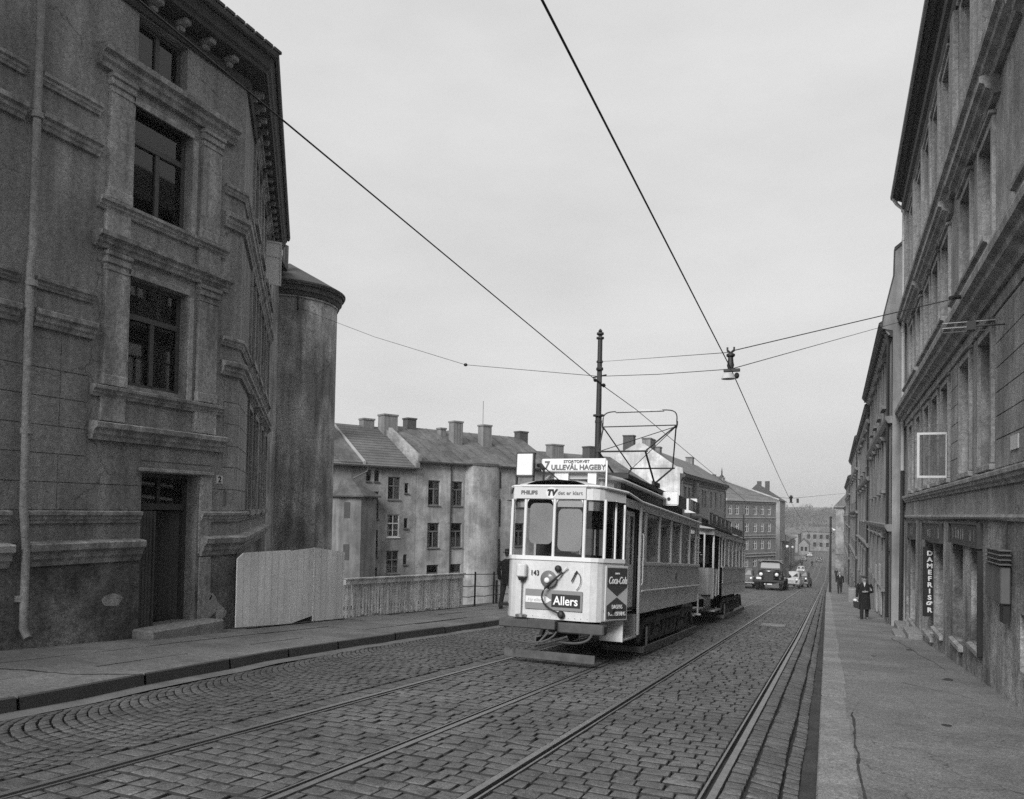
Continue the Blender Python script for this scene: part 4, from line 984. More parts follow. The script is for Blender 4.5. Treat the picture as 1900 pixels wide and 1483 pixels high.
# N house
tN = gable_house('low_roofed_house', fb, 11.35, 22, 2.3, 4.95, 5, 'house_grey', 'roof_metal', 'plastered house with a low dark roof seen above the tram destination sign', [(13, 14, -.6, 1.1), (16, 17, -.6, 1.1)])
for o in [(13, 14, -.6, 1.1), (16, 17, -.6, 1.1)]: window(tN, fb, *o, rec=.08, m='frame_mid')
chim(tN, fb, 13.7, -4, 4.0, 5.6, 1.3, .8); chim(tN, fb, 18.0, -4, 4.0, 5.7, 1.3, .9, 'chimney_dark')
# C house along the street with a white gable
fc = FR((-13, 0, 0), d=(0, 1, 0), n=(1, 0, 0)); fcg = FR((-13, 70, 0), d=(-1, 0, 0), n=(0, -1, 0))
tC = empty('white_gabled_house', (-13, 70, gz(70)), 'long house with a white end gable, seen above the tram roof', 'building')
wc = [72.6, 74.8, 79.5, 83.0, 84.8, 89, 92.5, 97]
oC = [(c - .5, c + .5, a, d_) for c in wc for a, d_ in ((.6, 2.4), (-3.2, -1.4))]
b = MB(fc); b.panel(70, 101, -9, 3.45, oC, .2); b.fr = WORLD; b.quad((-13, 101, -9), (-20, 101, -9), (-20, 101, 3.4), (-13, 101, 3.4)); b.build('wall', 'house_mid', tC)
interior(tC, fc, oC)
b = MB(fcg); b.prism([(0, CY), (0, 3.5), (-.25, 3.6), (-.2, 4.1), (.4, 4.25), (3.4, 6.35), (3.8, 6.45), (4.2, 6.3), (6.2, 5.2), (7.0, 4.3), (7.6, 4.0), (7.6, CY)], .0, -.35, 'uz'); b.build('gable', 'gable_white', tC)
b = MB(fc); b.quad((70.3, .5, 3.6), (101.3, .5, 3.6), (101.3, -3.6, 6.2), (70.3, -3.6, 6.2)); b.quad((70.3, -7.5, 3.6), (101.3, -7.5, 3.6), (101.3, -3.6, 6.2), (70.3, -3.6, 6.2)); b.quad((101.3, .5, 3.6), (101.3, -3.6, 6.2), (101.3, -7.5, 3.6), (101.3, -3.6, 3.5)); b.build('roof', 'roof_far', tC)
b = MB(fc); b.mould(70, 101.2, [(-.02, 3.0), (.1, 3.0), (.15, 3.2), (.45, 3.3), (.5, 3.55), (-.02, 3.6)]); b.mould(70, 101, [(-.02, 2.75), (.06, 2.75), (.06, 2.85), (-.02, 2.85)]); b.build('cornice', 'cornice_dark', tC)
for i, o in enumerate(oC): window(tC, fc, *o, rec=.12, m='frame_mid', fw=.08)
for o in oC: b = MB(fc); b.box(o[0] - .12, o[1] + .12, .0, .08, o[3] + .05, o[3] + .2); b.build('window_hood', 'brick_trim', tC)
chim(tC, fc, 71.0, -3.4, 5.2, 7.0, 2.2, .8); chim(tC, fc, 75, -3.3, 5.4, 6.5, .9, .7, 'chimney'); chim(tC, fc, 95, -3.6, 5.6, 6.9, 1.3, .8)
chim(tC, fcg, 4.4, -.5, 4.5, 7.2, 1.0, .8, 'chimney_dark')
b = MB(fc); b.tube([(70.5, .4, 3.3), (70.3, .1, 2.8), (70.3, .1, -8)], .07, 6); b.tube([(100.5, .4, 3.3), (100.5, .1, 2.8), (100.5, .1, -8)], .07, 6); b.build('downpipe', 'zinc', tC)
b = MB(fc); b.box(76.6, 77.3, .02, .5, .4, 3.0); b.build('bay_duct', 'frame_mid', tC)
# D: corner apartment block
fD = FR((-13.8, 148), 25); D0, D1 = -9.9, 7.9
tD = empty('corner_apartments', (-13.8, 148, -11.4), 'four storey brick corner apartment block with pale window frames behind the truck', 'building')
vD = fD(D1, 0, 0); fD2 = FR((vD.x, vD.y), -22)
zf = [(-.1, 1.6), (-3.3, -1.6), (-6.5, -4.8), (-9.7, -8.2)]
uD = [-8.6, -6.3, -3.0, -.1, 2.4, 4.9]
oD = [(u, u + 1.15, a, c) for u in uD for a, c in zf]
b = MB(fD); b.panel(D0, D1, -13, 2.5, oD, .18); b.fr = fD2; oD2 = [(u, u + 1.1, a, c) for u in (1.2, 4.2, 7.4) for a, c in zf]; b.panel(0, 11, -13, 2.5, oD2, .18)
b.build('wall', 'brick_wall', tD); interior(tD, fD, oD); interior(tD, fD2, oD2)
vE = fD2(11, 0, 0); v0 = fD(D0, 0, 0)
b = MB(); path = [(v0.x, v0.y), (vD.x, vD.y), (vE.x, vE.y)]
for z0, z1, o_ in ((1.95, 2.15, .15), (2.3, 2.7, .45), (-.75, -.55, .12), (-1.2, -1.1, .06), (-4.0, -3.8, .12), (-4.45, -4.3, .15), (-7.4, -7.2, .14), (-7.9, -7.75, .2)): b.sweep(path, [(-.03, z0), (o_, z0 + .05), (o_, z1), (-.03, z1)])
b.build('string_course', 'brick_trim', tD)
for o in oD: window(tD, fD, *o, rec=.08, m='frame_white', tr=.62, fw=.13)
for o in oD2: window(tD, fD2, *o, rec=.08, m='frame_white', tr=.62, fw=.13)
b = MB(); r_ = lambda fr, u, w, z: tuple(fr(u, w, z))
b.quad(r_(fD, D0, .4, 2.72), r_(fD, D1, .4, 2.72), r_(fD, D1 - 5, -6, 5.7), r_(fD, D0, -6, 6.3)); b.quad(r_(fD2, 0, .4, 2.72), r_(fD2, 11, .4, 2.72), r_(fD2, 11, -5, 6.1), r_(fD, D1 - 5, -6, 5.7))
b.build('roof', 'roof_far', tD)
b = MB(); p0, p1 = Vector(r_(fD, D1 + .2, .4, 2.8)), Vector(r_(fD, D1 - 7.5, -7, 6.4)); b.tube([p0, p1], .28, 4); b.build('hip_flashing', 'brick_trim', tD)
for u, w, z1, a in ((-9, -6, 6.9, 2.2), (-5.3, -6, 7.3, 1.2), (-3.1, -6, 7.0, .9), (-1.0, -6.5, 6.9, .7)): chim(tD, fD, u, w, 5.0, z1, a, .9)
b = MB(fD); b.lathe((-.7, -6.5, 6.9), [(.3, 0), (.45, .2), (.15, .5), (.12, 1.2), (.02, 1.9)], 8); b.build('finial', 'iron', tD)
tg = empty('dark_roofed_house', (-14, 172, -12), 'dark roofed house peeping over the corner apartment block', 'building')
b = MB(); b.prism([(-18, -13), (-18, 5.6), (-15.9, 6.6), (-11.0, 2.9), (-11.0, -13)], 176, 192, 'uz') if False else None
b = MB(); b.prism([(-19, 3.0), (-15.6, 6.5), (-10.2, 2.9)], 172, 190, 'uz'); b.build('roof', 'roof_tile_dark', tg)
b = MB(); b.box(-18.8, -10.8, 172.1, 189.9, -13, 3.0); b.build('wall', 'house_mid', tg)
for x in (-15.9, -14.2): b = MB(); b.box(x, x + .9, 176, 177, 4.5, 7.3); b.build('chimney', 'chimney_dark', tg)
# low buildings along the left, dipping with the street
def simple_block(name, x, y0, y1, h, label, m='far_wall', over=.6, wn=4, grp=None, side=1, roofm='roof_far', rise=2.):
    fr = FR((x, 0, 0), d=(0, 1, 0), n=(side, 0, 0)); z0, z1 = gz(y1) - .5, gz(y0) + h
    t = empty(name, (x, y0, gz(y0)), label, 'building', grp); L_ = (y1 - y0) / wn
    ops = [(y0 + L_ * (k + .3), y0 + L_ * (k + .3) + min(1.6, L_ * .35), zz, zz + 1.6) for k in range(wn) for zz in [gz((y0 + y1) / 2) + 1.4 + 3.1 * j for j in range(max(1, int(h // 3.3)))]]
    b = MB(fr); b.panel(y0, y1, z0, z1, ops, .2); b.fr = WORLD
    for yy in (y0, y1): b.quad((x, yy, z0), (x - side * 8, yy, z0), (x - side * 8, yy, z1), (x, yy, z1))
    b.build('wall', m, t); interior(t, fr, ops)
    b = MB(fr); b.quad((y0 - .3, over, z1), (y1 + .3, over, z1), (y1 + .3, -4, z1 + rise), (y0 - .3, -4, z1 + rise)); b.quad((y0 - .3, over, z1), (y0 - .3, -4, z1 + rise), (y0 - .3, -8, z1), (y0 - .3, -4, z1)); b.quad((y0 - .3, over, z1 - .25), (y1 + .3, over, z1 - .25), (y1 + .3, over, z1), (y0 - .3, over, z1)); b.quad((y0 - .3, over, z1 - .25), (y1, over, z1 - .25), (y1, 0, z1 - .25), (y0 - .3, 0, z1 - .25))
    b.build('roof', roofm, t)
    for o in ops: window(t, fr, *o, rec=.1, m='frame_mid', tr=None, fw=.12)
    return t
simple_block('low_shop', -10.6, 176, 205, 6.4, 'low building with a light edged roof, below the corner apartments', over=1.2)
simple_block('street_house', -11.3, 206, 250, 6.2, 'small plain house on the far left side of the street, beyond the low shop', 'house_mid', grp=None)
simple_block('pale_far_block', -14, 335, 372, 7.5, 'pale far apartment block standing square at the end of the left side', 'house_mid', side=1)
fr_ = empty('far_street_block', (-9, 345, -14), 'wide far apartment block closing the view at the bottom of the street', 'building')
ff = FR((-13.5, 352, 0), d=(1, 0, 0), n=(0, -1, 0)); of = [(x, x + 1.2, z, z + 1.8) for x in (2.5, 5, 7.5, 10) for z in (-13.4, -10)]
b = MB(ff); b.panel(.5, 12.5, -17, -7, of, .2); b.fr = WORLD; b.quad((-1, 352, -17), (-1, 366, -17), (-1, 366, -7), (-1, 352, -7)); b.build('wall', 'plaster_row', fr_); interior(fr_, ff, of)
b = MB(ff); b.prism([(0, -7), (13, -7), (11, -5), (2, -5)], .4, -12, 'uz'); b.build('roof', 'roof_far', fr_)
for x in (3, 5, 7, 9.5): chim(fr_, ff, x, -3, -5.4, -3.8, .7, .7, 'chimney_dark')
for x, y, h, s_, lb_ in ((2.6, 230, 9, -1, 'plain house far down the right side of the street'), (2.2, 272, 10, -1, 'tall grey house farthest down the right side of the street')):
    simple_block('far_right_house', x, y, y + 38, h, lb_, 'far_wall', side=-1, grp='far houses on the right')
for x, y, w_, h_, lb_ in ((-21, 300, 7, 8.5, 'small gabled house, left one of three roofs below the far apartment blocks'), (-12.9, 318, 3.6, 6.2, 'narrow gabled house, middle one of three roofs below the far apartment blocks'), (1.6, 312, 6, 8, 'small gabled house, right one of three roofs below the far apartment blocks')):
    t = empty('gabled_house', (x, y, gz(y)), lb_, 'building', 'small gabled houses far down the street'); fg = FR((x, y, 0), d=(1, 0, 0), n=(0, -1, 0)); g0 = gz(y)
    o_ = [(w_ * .2, w_ * .2 + .9, g0 + 1.2, g0 + 2.8), (w_ * .6, w_ * .6 + .9, g0 + 1.2, g0 + 2.8)]
    b = MB(fg); b.panel(0, w_, g0 - 1, g0 + h_ * .6, o_, .15); b.face(b.pt(0, 0, g0 + h_ * .6), b.pt(w_, 0, g0 + h_ * .6), b.pt(w_ / 2, 0, g0 + h_)); b.fr = WORLD
    for xx in (x, x + w_): b.quad((xx, y, g0 - 1), (xx, y + 14, g0 - 1), (xx, y + 14, g0 + h_ * .6), (xx, y, g0 + h_ * .6))
    b.build('wall', 'far_wall', t); interior(t, fg, o_)
    b = MB(fg); b.prism([(-.4, g0 + h_ * .55), (w_ / 2, g0 + h_ + .1), (w_ + .4, g0 + h_ * .55), (w_ / 2, g0 + h_ - .25)], .4, -14, 'uz'); b.build('roof', 'roof_tile_dark', t)
    chim(t, fg, w_ * .55, -4, g0 + h_ * .8, g0 + h_ + 1.1, .7, .7)
# wooded hill closing the view
hb_ = MB(); random.seed(11)
for k in range(230):
    y = random.uniform(430, 640); x = random.uniform(-90, 60); s_ = random.uniform(3.2, 6); z = gz(y) - 1 + random.uniform(4, 7.5)
    if k < 70: y = random.uniform(560, 640); z = gz(y) + random.uniform(1, 5)
    hb_.tube([(x, y, gz(y) - 1), (x, y, z)], .25, 4)
    for j in range(150):
        a, e = random.uniform(0, 6.28), math.asin(random.uniform(-.7, 1)); rr = s_ * random.uniform(.4, 1) ** .5 * (1 + .25 * math.sin(3 * a + k))
        c = Vector((x + rr * math.cos(a) * math.cos(e), y + rr * math.sin(a) * math.cos(e), z + rr * .8 * math.sin(e)))
        q = random.uniform(.35, .8); d1 = Vector((random.uniform(-1, 1), random.uniform(-1, 1), random.uniform(-1, 1))).normalized() * q; d2 = Vector((random.uniform(-1, 1), random.uniform(-1, 1), random.uniform(-1, 1))).normalized() * q
        hb_.face(hb_.pt(*(c + d1)), hb_.pt(*(c + d2)), hb_.pt(*(c - d1 * .8)))
o = hb_.build('wooded_hillside', 'foliage_far'); tag(o, 'wooded hillside rising hazily at the far end of the street', 'trees', kind='stuff')
# ================================================================= TRAMS
nn_ = math.sqrt(1 + SLOPE * SLOPE)
def tram_frame(Y): return FR((-4.12, Y, gz(Y) + .002), d=(1, 0, 0), n=(0, 1 / nn_, -SLOPE / nn_), z=(0, SLOPE / nn_, 1 / nn_))
T0 = 11.35
ft = tram_frame(T0)
def mirror(p): return [(-x, y) for x, y in p]
half = [(.5, 0), (.62, .02), (.72, .075), (.78, .15), (.9, .4), (1.0, .62)]
LEN = 8.6
def outline(n0=half, L=LEN):
    r = list(n0) + [(1.0, y) for y in (1.56, 1.74)]
    r += [(1.0, L - 1.74), (1.0, L - .62)] + [(x, L - y) for x, y in reversed(n0[:-1])]
    return r + [(-x, y) for x, y in reversed(r)]
def skin(b, path, z0, z1, off=0, closed=False, thick=0):
    """vertical sheet following a plan path"""
    n = len(path)
    def nrm(k):
        a = Vector(path[(k - 1) % n] if (closed or k > 0) else path[k]); c = Vector(path[(k + 1) % n] if (closed or k < n - 1) else path[k])
        d = (c - a).normalized(); return Vector((d.y, -d.x))
    pts = [Vector(p) + nrm(k) * off for k, p in enumerate(path)]
    rng = range(n if closed else n - 1)
    for k in rng:
        p, q = pts[k], pts[(k + 1) % n]; b.quad((p.x, p.y, z0), (q.x, q.y, z0), (q.x, q.y, z1), (p.x, p.y, z1))
    if thick:
        for z in (z0, z1):
            for k in rng:
                p, q = pts[k], pts[(k + 1) % n]; p2, q2 = p - nrm(k) * thick, q - nrm((k + 1) % n) * thick
                b.quad((p.x, p.y, z), (q.x, q.y, z), (q2.x, q2.y, z), (p2.x, p2.y, z))
    return b
def dens(p, step=.06):
    out = []
    for a, c in zip(p, p[1:]):
        m = max(1, int((Vector(c) - Vector(a)).length / step)) if (Vector(c) - Vector(a)).length < .3 else 1
        out += [tuple(Vector(a).lerp(Vector(c), k / m)) for k in range(m)]
    return out + [p[-1]]
tm = empty('tram', (-4.12, T0 + 4.3, gz(T0 + 4.3)), 'white and cream two axle tram number 143 with line 7 destination board, leading the trailer', 'tram')
front = [(-.78, .15), (-.72, .075), (-.62, .02), (-.5, 0), (0, -.012), (.5, 0), (.62, .02), (.72, .075), (.78, .15)]
fside_r = [(.78, .15), (.9, .4), (1.0, .62)]
ring = outline()
# front dash, flared sill band, letter board
b = MB(ft); skin(b, front, .69, 1.63); b.build('front_dash', 'tram_cream', tm, smooth=50)
b = MB(ft)
for x in (-.5, .52): b.box(x - .004, x + .004, -.006 if abs(x) < .51 else .0, .02, .7, 1.61)
for k in range(13): b.lathe((-.6 + k * .1, 0, .735), [(.007, 0), (.006, -.02 if abs(-.6 + k * .1) < .55 else -.0), (.001, -.022 if abs(-.6 + k * .1) < .55 else -.0)], 6, axis='w')
b.build('rivet_strip', 'tram_side', tm)
b = MB(ft); skin(b, front + fside_r[1:], 1.615, 1.68, off=.02, thick=.03); skin(b, [(-1.0, .62), (-.9, .4)] + front[:1], 1.615, 1.68, off=.02, thick=.03); b.build('sill_band', 'tram_white', tm, smooth=50)
b = MB(ft); skin(b, front + fside_r[1:], 2.585, 2.79); skin(b, [(-1.0, .62), (-.9, .4)] + front[:1], 2.585, 2.79); b.build('letter_band', 'tram_cream', tm, smooth=50)
# corner panels below the sill
b = MB(ft); skin(b, fside_r, .7, 1.62); skin(b, [(-1.0, .62), (-.9, .4), (-.78, .15)], .7, 1.62); b.build('corner_panel', 'tram_cream', tm)
# sides: lower panels with opening for the entrance
b = MB(ft)
for sx in (1, -1):
    x = sx
    y0 = 1.7 if sx > 0 else .62
    b.quad((x, y0, .76), (x, LEN - .62, .76), (x, LEN - .62, 1.14), (x, y0, 1.14))
    b.quad((x, .62 if sx < 0 else 1.7, 1.14), (x, LEN - .62, 1.14), (x, LEN - .62, 1.62), (x, .62 if sx < 0 else 1.7, 1.62))
skin(b, [(1.0, LEN - .62), (.9, LEN - .4), (.78, LEN - .15), (.72, LEN - .075), (.5, LEN), (-.5, LEN), (-.72, LEN - .075), (-.78, LEN - .15), (-.9, LEN - .4), (-1, LEN - .62)], .76, 1.62)
b.build('side_panel', 'tram_side', tm)
b = MB(ft)
for y in (2.9, 4.1, 5.3, 6.5): b.box(1.0, 1.004, y - .006, y + .006, .78, 1.12)
b.build('panel_seam', 'tram_panel', tm)
b = MB(ft)
for sx in (1, -1):
    a, c = sorted((sx * 1.0, sx * 1.045)); b.box(a, c, 1.75, LEN - .7, 1.13, 1.165, bev=.008); a, c = sorted((sx * 1.0, sx * 1.03)); b.box(a, c, .7 if sx < 0 else 1.62, LEN - .6, 1.6, 1.66, bev=.006)
b.build('belt_rail', 'tram_white', tm)
b = MB(ft); 
for y0, y1 in ((1.8, 4.1), (4.12, 6.5), (6.52, 7.9)): b.box(.998, 1.012, y0, y1, 1.185, 1.58)
b.build('upper_side_panel', 'tram_panel', tm)
b = MB(ft); b.lathe((1.013, 5.0, 1.38), [(.001, .002), (.085, .001), (.09, 0)], 14, axis='u'); b.build('crest', 'board_red', tm)
# upper band above side windows, gutter
b = MB(ft)
for sx in (1, -1): b.quad((sx, .62, 2.54), (sx, LEN - .62, 2.54), (sx, LEN - .62, 2.68), (sx, .62, 2.68))
skin(b, [(1.0, LEN - .62), (.78, LEN - .15), (.5, LEN), (-.5, LEN), (-.78, LEN - .15), (-1, LEN - .62)], 2.54, 2.7)
b.build('side_letter_band', 'tram_side', tm)
b = MB(ft); gl_ = [(1.0, .62), (1.0, LEN - .62)]
lip = [(-1.0, .62), (-.9, .4), (-.78, .15), (-.7, .06), (-.5, 0), (.5, 0), (.7, .06), (.78, .15), (.9, .4), (1.0, .62)]
zs_ = lambda p: 2.79 if p[1] < .3 else 2.69
pts = [(x, y, lerp(2.8, 2.69, min(1, max(0, (y - .05) / 1.5)))) for x, y in [(.55, -.02), (.72, .05), (.8, .14), (.93, .4), (1.03, .62), (1.03, 1.6), (1.03, 4), (1.03, LEN - .6), (.8, LEN), (-.8, LEN), (-1.03, LEN - .6), (-1.03, 1.6), (-1.03, .62), (-.93, .4), (-.8, .14), (-.72, .05), (-.55, -.02), (.55, -.02)]]
b.tube(pts, .022, 6); b.build('gutter', 'tram_white', tm)
# window posts
def post(b, x, y, w, z0=1.66, z1=2.6, t=.045, ang=0):
    if abs(x) >= .999: a, c = sorted((x, x - math.copysign(t, x))); b.box(a, c, y - w / 2, y + w / 2, z0, z1, bev=.004)
    else: b.lathe((x, y, z0), [(w / 2, 0), (w / 2, z1 - z0)], 8)
for x, y, w in ((-.5, .02, .055), (.0, .005, .05), (.5, .02, .055), (.79, .17, .05), (-.79, .17, .05), (.9, .4, .035), (-.9, .4, .035)): b = MB(ft); post(b, x, y, w, 1.67, 2.6); b.build('front_post', 'tram_white', tm, smooth=True)
for sx in (1, -1):
    for y, w in ((.63, .05), (1.76, .05), (2.13, .14), (3.35, .085), (4.5, .085), (5.6, .085), (6.7, .085), (7.57, .07), (LEN - .62, .06)): b = MB(ft); post(b, sx, y, w, 1.66, 2.56); b.build('window_post', 'tram_white', tm)
for x, y in ((.88, LEN - .3), (-.88, LEN - .3), (-.5, LEN - .02), (0, LEN - .02), (.5, LEN - .02)): b = MB(ft); post(b, x, y, .05); b.build('window_post', 'tram_white', tm)
b = MB(ft); b.box(.985, 1.03, 1.60, 1.68, .4, 2.6, bev=.008); b.build('entrance_post', 'tram_white', tm)
# rounded heads of the front windows
b = MB(ft)
for xa, xc in ((-.47, -.03), (.03, .47)):
    for sx, x0 in ((1, xa), (-1, xc)):
        for k in range(4):
            a0, a1 = R(90 * k / 4), R(90 * (k + 1) / 4); r = .09
            p = lambda a: (x0 + sx * (r - r * math.cos(a)), .0, 2.6 - r + r * math.sin(a))
            b.quad(p(a0), p(a1), (x0, .0, 2.6), (x0, .0, 2.6))
b.build('window_head', 'tram_white', tm)
# glass
def glz(name, pts, z0, z1, off=-.02, m='glass'):
    b = MB(ft); skin(b, pts, z0, z1, off=off); return b.build(name, m, tm)
glz('windscreen', [(-.5, 0), (0, -.012), (.5, 0)], 1.67, 2.6); glz('corner_window', [(.5, 0), (.62, .02), (.72, .075), (.78, .15), (.9, .4), (1.0, .62)], 1.67, 2.6); glz('corner_window', [(-1.0, .62), (-.9, .4), (-.78, .15), (-.72, .075), (-.62, .02), (-.5, 0)], 1.67, 2.6)
for sx in (1, -1):
    for y0, y1 in ((1.78, 2.08), (2.2, 3.31), (3.39, 4.46), (4.54, 5.56), (5.64, 6.66), (6.74, 7.54), (7.6, 8.0)):
        b = MB(ft); b.quad((sx * .97, y0, 1.66), (sx * .97, y1, 1.66), (sx * .97, y1, 2.55), (sx * .97, y0, 2.55)); b.build('side_window', 'glass', tm)
# inner rounded bulkhead panes, sky reflection painted in as pale grey; blinds
def rrect(fr, cx, cz, w, h, r, y, name, m, t=.01):
    b = MB(fr); pts = []
    for sx, sz, a0 in ((1, 1, 0), (-1, 1, 90), (-1, -1, 180), (1, -1, 270)):
        for k in range(5):
            a = R(a0 + 90 * k / 4); pts.append((cx + sx * (w / 2 - r) + r * math.cos(a), cz + sz * (h / 2 - r) + r * math.sin(a)))
    b.prism(pts, y, y + t, 'uz'); return b.build(name, m, tm)
rrect(ft, -.245, 2.2, .4, .66, .09, .07, 'inner_pane', 'pane_sky_grey'); rrect(ft, .245, 2.11, .4, .68, .09, .07, 'inner_pane', 'pane_sky_grey')
b = MB(ft); b.box(.04, .46, .02, .03, 2.47, 2.59); skin(b, [(.55, .03), (.64, .05), (.72, .11), (.76, .18)], 2.42, 2.58, off=-.03); skin(b, [(-.76, .18), (-.72, .11), (-.64, .05), (-.55, .03)], 2.46, 2.58, off=-.03); b.build('sun_blind', 'tram_white', tm)
# inside: floor, dark far bulkhead, ceiling, left lining, benches
b = MB(ft); b.box(-.95, .95, .2, LEN - .3, .84, .88); b.quad((-.95, .2, 2.58), (.95, .2, 2.58), (.95, LEN - .3, 2.58), (-.95, LEN - .3, 2.58)); b.build('floor', 'interior', tm)
b = MB(ft); b.box(-.93, -.35, 1.72, 1.78, .88, 2.56); b.box(.35, .93, 1.72, 1.78, .88, 2.56); b.box(-.35, .35, 1.72, 1.78, 2.2, 2.56); b.box(-.93, .93, LEN - 1.8, LEN - 1.74, .88, 2.56)
for k in range(5): b.box(-.9, -.5, 2.3 + k * .95, 2.7 + k * .95, .88, 1.75); b.box(.5, .9, 2.3 + k * .95, 2.36 + k * .95, .88, 1.85)
b.build('bulkhead', 'door_wood', tm)
b = MB(ft); b.box(-.2, .2, .35, .55, .88, 1.75); b.lathe((.0, .42, 1.75), [(.16, 0), (.16, .06), (.02, .07)], 14); b.build('controller', 'iron', tm)
# entrance door (folding), step
b = MB(ft)
for y0, y1 in ((.68, 1.08), (1.12, 1.52)):
    b.box(.9, .93, y0, y0 + .05, .82, 2.5); b.box(.9, .93, y1 - .05, y1, .82, 2.5); b.box(.9, .93, y0 + .05, y1 - .05, .82, 1.6); b.box(.9, .93, y0 + .05, y1 - .05, 2.42, 2.5)
dr = b.build('folding_door', 'tram_side', tm)
b = MB(ft); b.quad((.915, .7, 1.6), (.915, 1.5, 1.6), (.915, 1.5, 2.45), (.915, .7, 2.45)); b.build('door_pane', 'glass', dr)
b = MB(ft); b.box(.6, 1.0, .7, 1.62, .36, .4, bev=.01); b.box(.6, .62, .7, 1.62, .4, .8); b.prism([(.62, .36), (1.0, .36), (1.0, .72), (.62, .8)], .66, .7, 'uz'); b.box(.62, .98, 1.58, 1.6, .4, .76); b.build('entrance_step', 'tram_panel', tm)
b = MB(ft); b.tube([(1.03, 1.72, 1.25), (1.05, 1.72, 1.3), (1.05, 1.72, 2.1), (1.03, 1.72, 2.15)], .012, 6); b.tube([(1.03, 7.95, 1.9), (1.08, 7.95, 1.9)], .012, 5)
for z in (1.95, 2.3): b.tube([(1.02, 7.3, z), (1.05, 7.35, z), (1.05, 7.85, z), (1.02, 7.9, z)], .012, 5)
b.build('handrail', 'tram_white', tm)
# roof
b = MB(ft)
def roof_sec(y, w, z): return [(-w, y, z), (-w * .85, y, z + .05), (-w * .62, y, z + .09), (0, y, z + .12), (w * .62, y, z + .09), (w * .85, y, z + .05), (w, y, z)]
rs = [roof_sec(y, w, z) for y, w, z in ((.0, .55, 2.79), (.08, .74, 2.79), (.3, .88, 2.77), (.62, 1.02, 2.74), (1.6, 1.03, 2.7), (LEN - 1, 1.03, 2.7), (LEN - .2, .8, 2.7), (LEN, .55, 2.7))]
ids = [[b.pt(*p) for p in r] for r in rs]
for a, c in zip(ids, ids[1:]):
    for j in range(6): b.face(a[j], a[j + 1], c[j + 1], c[j])
b.build('roof', 'tram_roof', tm, smooth=40)
# clerestory
b = MB(ft); cf = [(-.62, 1.7), (-.6, 1.3), (-.45, 1.1), (0, 1.02), (.45, 1.1), (.6, 1.3), (.62, 1.7)]
skin(b, cf, 2.78, 3.06); b.build('clerestory_front', 'tram_roof', tm, smooth=50)
b = MB(ft)
for sx in (1, -1): b.quad((sx * .62, 1.7, 2.78), (sx * .62, LEN - .9, 2.78), (sx * .62, LEN - .9, 3.06), (sx * .62, 1.7, 3.06))
b.quad((-.62, LEN - .9, 2.78), (.62, LEN - .9, 2.78), (.62, LEN - .9, 3.06), (-.62, LEN - .9, 3.06)); b.build('clerestory_side', 'tram_roof_dark', tm)
b = MB(ft)
for z in (2.86, 2.91, 2.96): b.box(-.3, -.02, 1.0, 1.05, z, z + .02); b.box(.04, .34, 1.0, 1.05, z, z + .02)
b.build('louvre', 'iron', tm)
b = MB(ft)
def csec(y, w, z): return [(-w, y, z), (-w * .9, y, z + .05), (-w * .5, y, z + .1), (0, y, z + .12), (w * .5, y, z + .1), (w * .9, y, z + .05), (w, y, z), (w, y, z - .03), (-w, y, z - .03)]
b.loft([csec(y, w, z) for y, w, z in ((.98, .3, 3.05), (1.05, .5, 3.06), (1.25, .66, 3.06), (1.7, .7, 3.07), (LEN - .8, .7, 3.07))]); b.build('clerestory_roof', 'tram_roof', tm, smooth=40)
b = MB(ft); b.box(.36, .62, 2.2, LEN - 1.3, 3.17, 3.25); b.box(-.62, -.36, 2.2, LEN - 1.3, 3.17, 3.25)
b.box(-.5, .5, 2.6, 3.6, 3.19, 3.33, bev=.03); b.box(-.55, .55, 6.6, 7.7, 3.19, 3.3, bev=.03); b.build('roof_gear', 'tram_roof_dark', tm)
# destination box, lamp box, roof adverts
b = MB(ft); b.box(-.58, .58, .84, .9, 3.13, 3.36, bev=.02); db = b.build('destination_board', 'sign_white', tm)
ff_ = FR(tuple(ft(0, 0, 0)), d=tuple(ft.d), n=tuple(-ft.n), z=tuple(ft.z))
text('7', ff_, -.47, -.832, 3.24, .19, 'letter_grey', tm, 'line_number', bold=.003); text('ULLEVÅL HAGEBY', ff_, .09, -.832, 3.205, .118, 'letter_grey', tm, 'destination', bold=.003, sx=1.02); text('STORTORVET', ff_, .06, -.832, 3.305, .068, 'letter_grey', tm, 'destination', bold=.001, sx=1.1)
b = MB(ft); b.box(-.35, -.1, .9, 1.1, 2.86, 3.13); b.build('board_bracket', 'tram_side', tm); b = MB(ft); b.box(.25, .4, .9, 1.1, 2.9, 3.12); b.build('board_bracket', 'tram_side', tm)
b = MB(ft); b.box(.62, .645, .7, .725, 2.8, 3.3); b.build('roof_stay', 'tram_side', tm)
b = MB(ft); b.box(-.78, -.5, .22, .27, 3.0, 3.36, bev=.01); bx = b.build('route_board', 'sign_white', tm)
b = MB(ft); b.box(-.8, -.48, .24, .33, 3.36, 3.385); b.box(-.8, -.48, .24, .3, 2.97, 3.0); b.box(-.8, -.78, .24, .3, 2.8, 3.36); b.box(-.5, -.48, .24, .3, 2.8, 3.36); b.build('route_board_frame', 'iron', bx)
b = MB(ft); b.tube([(-.36, .4, 2.78), (-.36, .4, 3.15)], .018, 6); b.tube([(-.36, .42, 3.15), (-.05, .8, 2.84)], .01, 5); b.tube([(-.36, .4, 3.12), (-.44, .45, 3.2), (-.5, .5, 3.2)], .035, 8); b.build('roof_stay', 'iron', tm)
b = MB(ft); b.box(.5, .96, 5.3, 5.34, 2.92, 3.22, bev=.03); b.build('side_advert_end', 'sign_white', tm)
b = MB(ft); b.lathe((.75, 5.29, 3.06), [(.001, .0), (.04, .0), (.04, .005)], 10, axis='w'); b.build('advert_spot', 'letter_black', tm)
